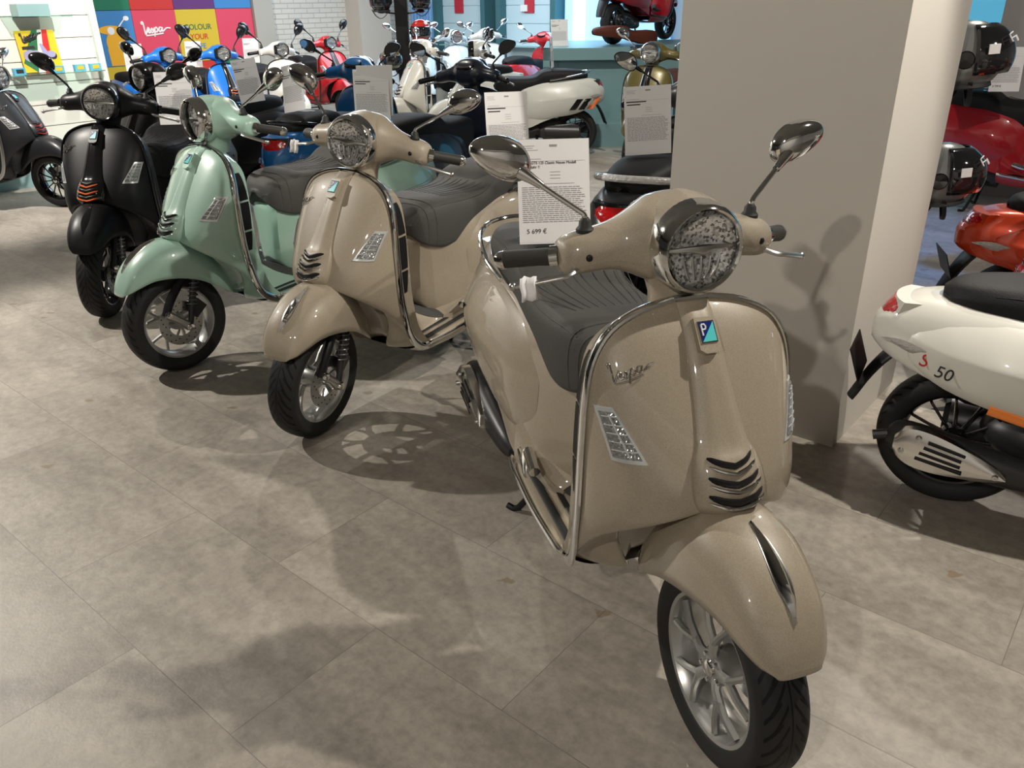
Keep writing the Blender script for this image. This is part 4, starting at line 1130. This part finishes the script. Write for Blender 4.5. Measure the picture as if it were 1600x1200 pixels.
o = obj('curtain', G().grid(rows), BLUC); tag(o, 'light blue curtain hanging left of the pale blue cabinets', 'curtain'); o.modifiers.new('solidify', 'SOLIDIFY').thickness = .01
# lit blue backdrop on the right of the back wall
A0, A1 = backx(898), backx(1062)
g = G(); rbox(g, A0, A1, WB - .10, WB - .02, .0, 2.7); o = obj('light_box', g, mat('lit_blue_panel', (.3, .6, .9), .5, emit=(.30, .62, 1.0), estr=1.1), smooth=None); tag(o, 'glowing blue light panel at the back behind the raised red scooter', 'light panel')
g = G(); A = backx(922); rbox(g, A - .10, A + .10, WB - .16, WB - .10, .0, 2.7); o2 = obj('light_tube', g, mat('lit_cyan_tube', (.5, .9, .95), .5, emit=(.45, .95, 1.0), estr=2.2), smooth=None); tag(o2, 'bright cyan vertical light strip on the glowing blue panel', 'light')
# blue lit wall far right, behind the pillar
g = G(); rbox(g, -3.2, .4, 9.6, 9.7, 0, 3.0); o = obj('light_box', g, mat('lit_shop_window', (.15, .4, .6), .4, emit=(.10, .42, .62), estr=.8), smooth=None); tag(o, 'blue glowing shop window far right between pillar and grey column', 'window')
spot((2.35, 5.2, 2.9), (2.75, 5.5, 0), 260, 46, .6, (.12, .35, 1), .05)

# ------------------------------------------------------------ teal plinth carrying the red scooter
PL = Vector((.42, 10.05, 0)); PLr = radians(-4)
def plb(g, x0, x1, y0, y1, z0, z1):
    R_ = Matrix.Rotation(PLr, 4, 'Z'); c = PL + R_ @ Vector(((x0 + x1) / 2, (y0 + y1) / 2, (z0 + z1) / 2)); return g.box(c, (x1 - x0, y1 - y0, z1 - z0), R_.to_3x3())
g = G(); plb(g, 0, 1.08, .14, 1.9, .10, 1.06); plb(g, 1.08, 2.4, .55, 1.9, .10, 1.06); plb(g, 0, .08, 0, .14, .10, 1.06); plb(g, 1.0, 1.08, 0, .14, .10, 1.06); plb(g, 0, 1.08, 0, .14, .93, 1.06); plb(g, 0, 1.08, 0, .14, .10, .26)
pl_ = obj('display_plinth', g, TEALD, smooth=None); tag(pl_, 'teal display plinth with recessed front carrying the raised red scooter', 'plinth')
g = G(); plb(g, .42, .98, -.32, 0, 0, .26); plb(g, 0, 1.08, 0, 1.9, 0, .10); obj('plinth_step', g, TEALD, pl_, smooth=None)

# ------------------------------------------------------------ scooters
TAUPE = paint('taupe_metallic_paint', (.315, .268, .203), 1, .45)
MINT = paint('mint_green_paint', (.33, .50, .42)); MBLK = mat('matt_black_paint', (.005, .005, .006), .42, .0, .06, .3, spec=.3)
DGREY = mat('matt_dark_grey_paint', (.020, .021, .024), .38, .0, .2, .25, spec=.35); BLUE = paint('bright_blue_paint', (.008, .15, .60)); BLUED = paint('deep_blue_paint', (.006, .10, .30)); NAVY = paint('black_blue_paint', (.008, .012, .025))
WHT = paint('white_paint', (.62, .61, .56)); WHT2 = paint('pearl_white_paint', (.56, .57, .53)); RED = paint('red_paint', (.50, .008, .014)); DRED = paint('dark_red_paint', (.34, .004, .012)); OLIVE = paint('olive_gold_paint', (.085, .070, .016), 1, metal=.2); ORED = paint('orange_red_metallic_paint', (.55, .045, .008), 1, metal=.3); PALE = paint('pale_grey_blue_paint', (.50, .62, .70))
GSEAT = (.070, .068, .066); BSEAT = (.010, .010, .011); BRSEAT = (.05, .016, .010)
S_A = scooter((.462, 1.329), -73.5, 1.3, 'taupe scooter in the foreground beside the white pillar, wheel nearest the camera', TAUPE, 'taupe scooters', seatcol=GSEAT, rack=(CHROME, .008))
S_B = scooter((-.781, 2.865), -125.8, 13.3, 'taupe scooter in the middle, between the foreground taupe and the mint one', TAUPE, 'taupe scooters', seatcol=GSEAT, rack=(CHROME, .008))
S_C = scooter((-1.569, 3.524), -130.2, -3.4, 'mint green scooter with chrome trim and grey seat, behind the middle taupe one', MINT, seatcol=GSEAT, rack=(CHROME, .008))
S_D = scooter((-2.248, 4.263), -96.3, 12.1, 'matt black scooter with orange grille stripes, left of the mint green one', MBLK, trim=BLACKG, mirr=BLACKG, seatcol=BSEAT, wheel='black', lip=ORANGE, tie_dark=True)
S_E = scooter((-3.88, 7.02), -6, -4, 'dark grey scooter with red grille stripes at the left edge, before the slatted wall', DGREY, trim=ALU, mirr=CHROME, seatcol=BSEAT, wheel='black', lip=REDT, scale=.96)
S_F = scooter((-2.80, 5.907), -124.6, 6, 'matt black scooter with round headlight directly behind the matt black orange-striped one', MBLK, trim=BLACKG, mirr=BLACKG, seatcol=BSEAT, wheel='black', far=True)
S_G = scooter((-3.59, 9.57), -39, 1, 'blue scooter mostly hidden behind the black ones, near the slatted wall post', BLUE, trim=BLACKG, mirr=BLACKG, seatcol=BSEAT, wheel='black', head='hex', far=True, scale=.96, sport_mirror=True)
S_H = scooter((-3.11, 9.81), -49, 5, 'bright blue scooter with orange grille in front of the yellow wall panel', BLUE, trim=BLACKG, mirr=BLACKG, seatcol=BSEAT, wheel='black', head='hex', lip=ORANGE, far=True, scale=.96, tie_dark=True, sport_mirror=True)
S_I = scooter((-2.60, 10.45), -51, 5, 'white scooter with black seat and mirrors before the white brick wall', WHT, trim=BLACKG, mirr=BLACKG, seatcol=BSEAT, wheel='black', head='hex', far=True, scale=.96, sport_mirror=True)
S_J = scooter((-2.33, 12.2), -48, 3, 'bright red scooter with black seat standing before the white brick wall', RED, trim=BLACKG, mirr=BLACKG, seatcol=BSEAT, wheel='black', head='hex', far=True, scale=.96, tie_dark=True, sport_mirror=True)
S_K = scooter((-1.03, 6.93), 73, -4, 'blue scooter seen from behind with red tail light, behind the middle taupe one', BLUED, trim=BLACKG, mirr=BLACKG, seatcol=BSEAT, wheel='black', far=True, acc=True, rack=(BLACKG, .010))
S_L = scooter((-.080, 6.55), 61, 4, 'black scooter seen from behind, between the blue and the white striped one', NAVY, trim=BLACKG, mirr=BLACKG, seatcol=BSEAT, wheel='black', far=True)
S_M = scooter((-.66, 9.12), 184, 0, 'white scooter with orange and black side stripes, side on before the teal plinth', WHT2, trim=BLACKG, mirr=BLACKG, seatcol=BSEAT, wheel='black', acc=True, rack=(CHROME, .009), far=True)
S_N = scooter(anchor((-.055, 0), 212, (-1.20, 9.40)), 212, 0, 'white scooter with black side vents beside the black helmet stand', WHT, seatcol=BSEAT, scale=1.0)
pr = anchor((-.25, 0), -118, (1.33, 8.1))
S_R = scooter(pr, -118, 0, 'olive gold scooter with round headlight, half hidden by the white pillar', OLIVE, seatcol=BRSEAT, wheel='silver', far=True, tie_dark=True)
S_S = scooter(anchor((-1.68, 0), 64, (.43, 3.34)), 64, 0, 'matt grey scooter seen from behind with wrapped grab rail, left of the white pillar', DGREY, trim=BLACKG, mirr=BLACKG, seatcol=BSEAT, wheel='black', far=True, rack=(mat('bubble_wrap', (.6, .6, .6), .35, coat=.6, bump=('voronoi', 60, .004, 1)), .016))
S_V = scooter(anchor((-1.344, 0), -30, (1.4717, 2.339)), -30, 0, 'white scooter at the right edge seen from the rear, chrome exhaust shield facing the camera', WHT, seatcol=BSEAT, scale=.96, tie_dark=True, low=True, louv=False, wheel='black')
S_U = scooter(anchor((-1.61, 0), -14, (2.06, 3.55)), -14, 0, 'orange red metallic scooter behind the white one at the right edge', ORED, seatcol=BSEAT, scale=.96, far=True, low=True)
S_T = scooter(anchor((-.95, 0), -42, (3.78, 6.4)), -42, 0, 'dark red scooter with black seat beyond the helmets at the far right', DRED, seatcol=BSEAT)
S_Q = scooter(anchor((-1.40, 0), 52, (1.28, 10.75)), 52, 0, 'dark red scooter raised on the teal display plinth', DRED, trim=BLACKG, mirr=BLACKG, seatcol=BSEAT, wheel='black', far=True, z=1.06, scale=.96)
S_P = scooter((.72, 13.1), 60, -4, 'small red scooter seen from behind before the right pale blue cabinet', RED, mirr=CHROME, seatcol=BSEAT, far=True, scale=.96)
S_O1 = scooter((-1.10, 11.9), -60, 0, 'leftmost of the pale scooters before the blue curtain, facing the camera', PALE, seatcol=BSEAT, far=True, group='pale scooters at the back')
S_O2 = scooter((-.60, 12.4), -60, 6, 'middle one of the pale scooters before the left pale blue cabinet', PALE, seatcol=BSEAT, far=True, group='pale scooters at the back')
S_O3 = scooter((-.13, 12.95), -62, -5, 'rightmost of the pale scooters at the back, left of the small red one', WHT, seatcol=BSEAT, far=True, group='pale scooters at the back')
S_W = scooter((1.92, 2.95), 168, 0, 'dark red scooter behind the white one, only its front fender reaching in', DRED, seatcol=BSEAT, far=True, scale=.9)

bs = empty('scooter_seat', (2.20, 10.55, .562), radians(12), 'brown leather scooter seat lying on the teal plinth under the raised red scooter', 'seat', scale=.8)
o = obj('cushion', CACHE['seat|'], seat_mat('seat_brown', (.085, .022, .012)), bs); o = obj('seam', CACHE['seam|'], seat_mat('seat_brown', (.085, .022, .012)), bs)
# ------------------------------------------------------------ marks on the white scooter, its plate
m_ = S_V
def side_text(root, txt, x, z, size, m, ang, name='model_lettering'):
    me = text_mesh(txt, size, .0015); o = bpy.data.objects.new(name, me.copy()); COL.objects.link(o); o.data.materials.clear(); o.data.materials.append(m); o.parent = root
    yy = min(((cowl_pt(r / 16, 2 * pi * q / 48)) for r in range(0, 17) for q in range(48)), key=lambda t: (t[0] - x) ** 2 + (t[2] - ((z - .45) / .82 + .45)) ** 2)[1] + .006
    o.matrix_basis = Matrix.Translation((x, -yy - .004, z)) @ Matrix.Rotation(radians(8), 4, 'Z') @ Matrix.Rotation(ang, 4, 'Y') @ Matrix.Rotation(pi / 2, 4, 'X'); return o
side_text(S_V, 'S', -1.535, .565, .062, RDP, .25); side_text(S_V, '50', -1.472, .548, .056, BLKP, .25)
g = G(); g.tube([(-1.33, -.213, .455), (-1.20, -.222, .435)], .018, 10, ry=.006, up=(0, 0, 1)); obj('side_reflector', g, AMBER, S_V, label='amber side reflector')
side_text(S_U, 'Primavera', -1.30, .57, .045, LOGW, 0)
for s_ in (S_U, S_V):
    g = g_plate(); pl2 = obj('licence_plate', g, BLACKP, s_)
g = G()
for k in range(2):
    for j in range(9): g.box((-1.749 , -.085 + .021 * j, .505 - .055 * k), (.002, .012 if (j + k) % 3 else .006, .028), Matrix.Rotation(radians(-20), 3, 'Y'))
# white protective tags on brake levers
def wrap_tag(root, s, steer):
    ST = Matrix.Translation(AX0) @ Matrix.Rotation(radians(steer), 4, AXD) @ Matrix.Translation(-AX0)
    g = G(); rows = []
    for i in range(7):
        rows.append([(-.382 + .004 * sin(i * 1.3) + .012 * (j / 3 - .5), s * (.315 + .006 * i + .002 * sin(j * 2.1)), 1.042 - .016 * j + .002 * sin(i * 2.0)) for j in range(4)])
    g.grid(rows); o = obj('paper_tag', g, PAPER, root, label='white paper tag taped to the lever'); o.matrix_basis = ST; o.modifiers.new('solidify', 'SOLIDIFY').thickness = .003
wrap_tag(S_A, -1, 1.3); wrap_tag(S_B, -1, 13.3)

# ------------------------------------------------------------ price sheets
def price_sheet(pos, yaw, lean, label, price=None, head=None, double=False, w=.21, h=.297, roll=0, big=False):
    r = empty('price_sheet', pos, radians(yaw), label, 'price sheet', 'price sheets standing on the scooters')
    T = Matrix.Rotation(radians(roll), 4, 'Y') @ Matrix.Rotation(radians(-lean), 4, 'X')
    def put(g, name, m, par=r): g.xf(T); return obj(name, g, m, par, smooth=None)
    g = G(); g.box((0, 0, h / 2), (w, .0016, h)); put(g, 'sheet', PAPER)
    rnd = random.Random(int(abs(pos[0] * 1000)))
    g = G(); z = h - .018
    def line(x0, x1, z, t=.0011): g.box(((x0 + x1) / 2, -.0011, z), (x1 - x0, .0006, t))
    for k in range(3): line(-w / 2 + .012, -w / 2 + .012 + rnd.uniform(.03, .05), z - .006 * k, .0012)
    line(-.010, .012, z, .006)
    z = h - .055; line(-w / 2 + .012, -w / 2 + .07, z); line(-w / 2 + .012, w / 2 - .012, z - .006, .0006)
    for k in range(3): line(-.01, .02, h - .092 - .009 * k, .0014)
    z = h - .125; line(-.03, .06, z)
    z -= .010
    while z > .062:
        x = -w / 2 + .012; e = w / 2 - rnd.uniform(.010, .03)
        while x < e:
            l = rnd.uniform(.006, .02); line(x, min(e, x + l), z, .0022); x += l + .0025
        z -= .0058
    t = put(g, 'printed_text', INK); 
    if head:
        for i, s in enumerate(head):
            o = bpy.data.objects.new('heading_text', text_mesh(s, .0105, .0003, 'LEFT')); COL.objects.link(o); o.parent = r
            if not o.data.materials: o.data.materials.append(INKD)
            o.matrix_basis = T @ Matrix.Translation((-w / 2 + .012, -.0014, h - .066 - .0115 * i)) @ Matrix.Rotation(pi / 2, 4, 'X')
    else:
        g = G()
        for k in range(2): g.box((-w / 2 + .012 + .03 + .012 * (1 - k), -.0012, h - .066 - .012 * k), (.06 + .03 * (1 - k), .0006, .0048))
        put(g, 'heading_text', INKD)
    if price:
        me = text_mesh(price, .0185, .0003, 'LEFT'); o = bpy.data.objects.new('price_text', me); COL.objects.link(o); o.parent = r
        if not me.materials: me.materials.append(INKD)
        o.matrix_basis = T @ Matrix.Translation((-w / 2 + .022, -.0014, .036)) @ Matrix.Rotation(pi / 2, 4, 'X')
    g = G(); g.box((0, .0045, h / 2), (w + .004, .002, h + .004)); g.xf(T); obj('clear_holder', g, ACRY, r, smooth=None)
    g = G(); c_ = T @ Vector((0, .004, 0)); g.box((c_.x, .045, .003), (w, .09, .004)); obj('holder_foot', g, ACRY, r, smooth=None)
    if double:
        g = G(); g.box((0, .0, h / 2), (w, .0016, h)); g.xf(Matrix.Translation((.035, .09, .03)) @ Matrix.Rotation(radians(14), 4, 'X') @ Matrix.Rotation(radians(-4), 4, 'Z')); obj('back_sheet', g, PAPER, r, smooth=None)
    return r
def on_bike(root, x, y=0):
    return root.matrix_basis @ Vector((x, y, .008 + cr([(s[1],) for s in SEAT], next(((i + (SEAT[i][0] - x) / (SEAT[i][0] - SEAT[i + 1][0])) for i in range(len(SEAT) - 1) if SEAT[i + 1][0] <= x <= SEAT[i][0]), 0))[0]))
bpy.context.view_layer.update()
price_sheet((.134, 2.307, .918), 4, 17, 'price sheet reading 5 699 € on the foreground taupe scooter', '5 699 €', ['Vespa GTS 125 Classic Neues Modell', 'Modelljahr !!'])
price_sheet((.004, 3.60, .918), 30, 8, 'white price sheet standing on the seat of the middle taupe scooter', roll=2)
price_sheet((-.80, 4.98, .918), 20, 8, 'pair of white price sheets behind the middle taupe headlight, on the black scooter', double=True, roll=3)
price_sheet((-1.99, 5.06, .918), 6, 10, 'white price sheet on the seat of the orange-striped matt black scooter')
price_sheet((-1.42, 5.62, .918), -35, 12, 'white price sheet leaning on the seat of the blue scooter seen from behind', roll=-10)
price_sheet((.642, 3.778, .918), -2, 8, 'white price sheet on the seat of the matt grey scooter left of the pillar', roll=-3)
price_sheet((-1.865, 6.218, .918), 52, 8, 'white price sheet on the seat of the rear matt black scooter', roll=-3)
price_sheet((3.567, 6.09, .925), -6, 8, 'price sheet reading 8 799 € on the dark red scooter at right', '8 799 €')
price_sheet(on_bike(S_M, -1.15), 80, 4, 'price sheet seen edge on, standing on the white orange-striped scooter')
price_sheet((PL.x + .22, PL.y + .45, 1.062), 10, 10, 'small white sheet standing on the left end of the teal plinth')
price_sheet(on_bike(S_H, -1.2), -8, 8, 'white price sheet on the seat of the bright blue orange-grille scooter')
price_sheet(on_bike(S_G, -1.1), 10, 8, 'white price sheet beside the slatted wall post, on the hidden blue scooter')
price_sheet(on_bike(S_I, -1.25), -5, 6, 'white price sheet on the white scooter before the brick wall')

# ------------------------------------------------------------ helmets
def helmet(pos, yaw, tilt, label, shell, visor, size=1.0, mark=False, low=False):
    r = empty('helmet', pos, radians(yaw), label, 'helmet', 'helmets on the stands', size)
    r.rotation_euler = (0, radians(tilt), radians(yaw))
    rows = []
    for i in range(15):
        th = pi * .78 * i / 14; rr = .128 * sin(th) ** .9 if i else .001; z = .135 * cos(th)
        rows.append([(rr * cos(a) * 1.16 - .004, rr * sin(a) * .98, z) for a in [2 * pi * k / 36 for k in range(36)]])
    obj('shell', G().grid(rows, cu=True), shell, r)
    g = G(); rows = []
    for i in range(9):
        th = (radians(66) + radians(50) * i / 8) if low else (radians(30) + radians(88) * i / 8); rows.append([((.131 * 1.26) * sin(th) ** .9 * cos(a) + .012 * cos(a), (.131 * 1.02) * sin(th) ** .9 * sin(a), .137 * cos(th)) for a in [radians(-82) + radians(164) * k / 20 for k in range(21)]])
    g.grid(rows); o = obj('visor', g, visor, r); o.modifiers.new('solidify', 'SOLIDIFY').thickness = .004
    for s in (-1, 1): obj('visor_pivot', G().revolve([(.001, s * .008), (.030, s * .006), (.034, 0)], (-.01, s * .126, -.005), 'Y', 20), BLACKG, r)
    g = G().revolve([(.108, -.098), (.112, -.112), (.100, -.118), (.085, -.110)], (-.004, 0, 0), 'Z', 32); obj('neck_roll', g, RUBBER, r)
    g = G().tube(dens([(.02, .11, -.09), (.03, .06, -.16), (.03, 0, -.19), (.03, -.06, -.16), (.02, -.11, -.09)], 4), .004, 6, ry=.010); obj('chin_strap', g, RUBBER, r)
    if mark:
        g = G()
        for (y0, z0, y1, z1) in ((-.085, .078, -.05, .084), (-.088, .078, -.095, .050), (-.090, .064, -.06, .068), (-.050, .070, -.052, .050), (-.04, .072, -.042, .052)):
            pts = []
            for y, z in ((y0, z0), (y1, z1)):
                th = math.acos(min(1, z / .137)); rr = .133 * 1.27 * sin(th) ** .9; pts.append((sqrt(max(0, rr * rr - (y / 1.02) ** 2)) + .020, y, z))
            g.tube(pts, .0028, 6)
        obj('visor_mark', g, LOGW, r)
        th = math.acos(.03 / .137); g = G(); g.box((.085, -.128, .030), (.004, .045, .036), Matrix.Rotation(radians(-62), 3, 'Z')); obj('size_sticker', g, PAPER, r)
    return r
HG = mat('grey_helmet_gloss', (.20, .21, .21), .25, coat=1); VS = mat('dark_visor', (.012, .012, .014), .06, coat=1)
# right hand stand behind the pillar
g = G(); g.tube([(1.74, 3.68, .02), (1.74, 3.68, 1.75)], .025, 12); st_ = obj('stand_pole', g, BLACKP)
st = empty('helmet_stand', (1.74, 3.68, 0), 0, 'black helmet stand behind the white pillar carrying two grey helmets', 'stand')
st_.parent = st; st_.matrix_parent_inverse = Matrix.Translation((-1.74, -3.68, 0))
g = G().revolve([(.001, .03), (.05, .03), (.22, .012), (.22, 0), (.001, 0)], (0, 0, 0), 'Z', 32); obj('stand_base', g, BLACKP, st)
for z in (1.20, .73):
    g = G().tube(dens([(0, 0, z - .12), (.06, -.08, z - .10), (.10, -.17, z - .02), (.11, -.19, z + .06)], 4), .012, 8); g.sphere((.11, -.19, z + .07), (.07, .07, .03), 16, 8); obj('helmet_holder', g, BLACKP, st)
helmet((1.85, 3.48, 1.335), -22, -4, 'upper grey open-face helmet with dark visor right of the pillar', HG, VS, 1.0, True)
helmet((1.85, 3.48, .865), -22, -4, 'lower grey open-face helmet with dark visor right of the pillar', HG, VS, 1.0, True)
# stand at the back left
X0, Y0 = -1.22, 10.3
st2 = empty('helmet_stand', (X0, Y0, 0), 0, 'tall black helmet stand at the back, left of the blue curtain', 'stand')
g = G().box((0, 0, 1.1), (.15, .10, 2.2)); obj('stand_pole', g, BLACKP, st2, smooth=None); g = G().box((0, 0, .015), (.5, .5, .03)); obj('stand_base', g, BLACKP, st2, smooth=None)
for dx, dy, z in ((.22, -.08, 1.16), (-.13, -.20, .86), (-.22, -.08, 1.47), (.23, -.08, 1.47)):
    g = G().tube([(0, 0, z - .03), (dx, dy, z)], .012, 8); g.sphere((dx, dy, z), (.05, .05, .02), 12, 6); obj('helmet_holder', g, BLACKP, st2)
helmet((X0 + .22, Y0 - .10, 1.26), -75, 0, 'glossy red open-face helmet on the tall black stand', mat('red_helmet_gloss', (.50, .03, .02), .15, coat=1), VS, .95, low=True)
helmet((X0 - .13, Y0 - .22, .965), -60, 0, 'olive gold helmet low on the tall black stand', mat('gold_helmet_gloss', (.22, .20, .09), .2, .4, coat=1), VS, .95, low=True)
helmet((X0 - .22, Y0 - .10, 1.58), -100, 0, 'black helmet at the top left of the tall black stand', BLACKG, VS, .95, low=True)
helmet((X0 + .24, Y0 - .10, 1.60), -70, 0, 'black helmet at the top right of the tall black stand', BLACKG, VS, .95, low=True)
# black jacket sleeve hanging at the top right edge of the pillar
g = G().tube(dens([(2.62, 5.1, 1.95), (2.58, 5.1, 1.75), (2.54, 5.1, 1.60), (2.55, 5.1, 1.50)], 4), [.10, .10, .095, .09, .085, .08, .08, .075, .07, .06, .05, .04, .03], 14); o = obj('dark_bag', g, RUBBER); tag(o, 'dark hanging bag at the top edge of the frame right of the pillar', 'bag')
g = G().tube([(2.62, 5.1, 1.94), (2.62, 5.1, 3.30)], .004, 6); obj('bag_cord', g, BLACKP, o)
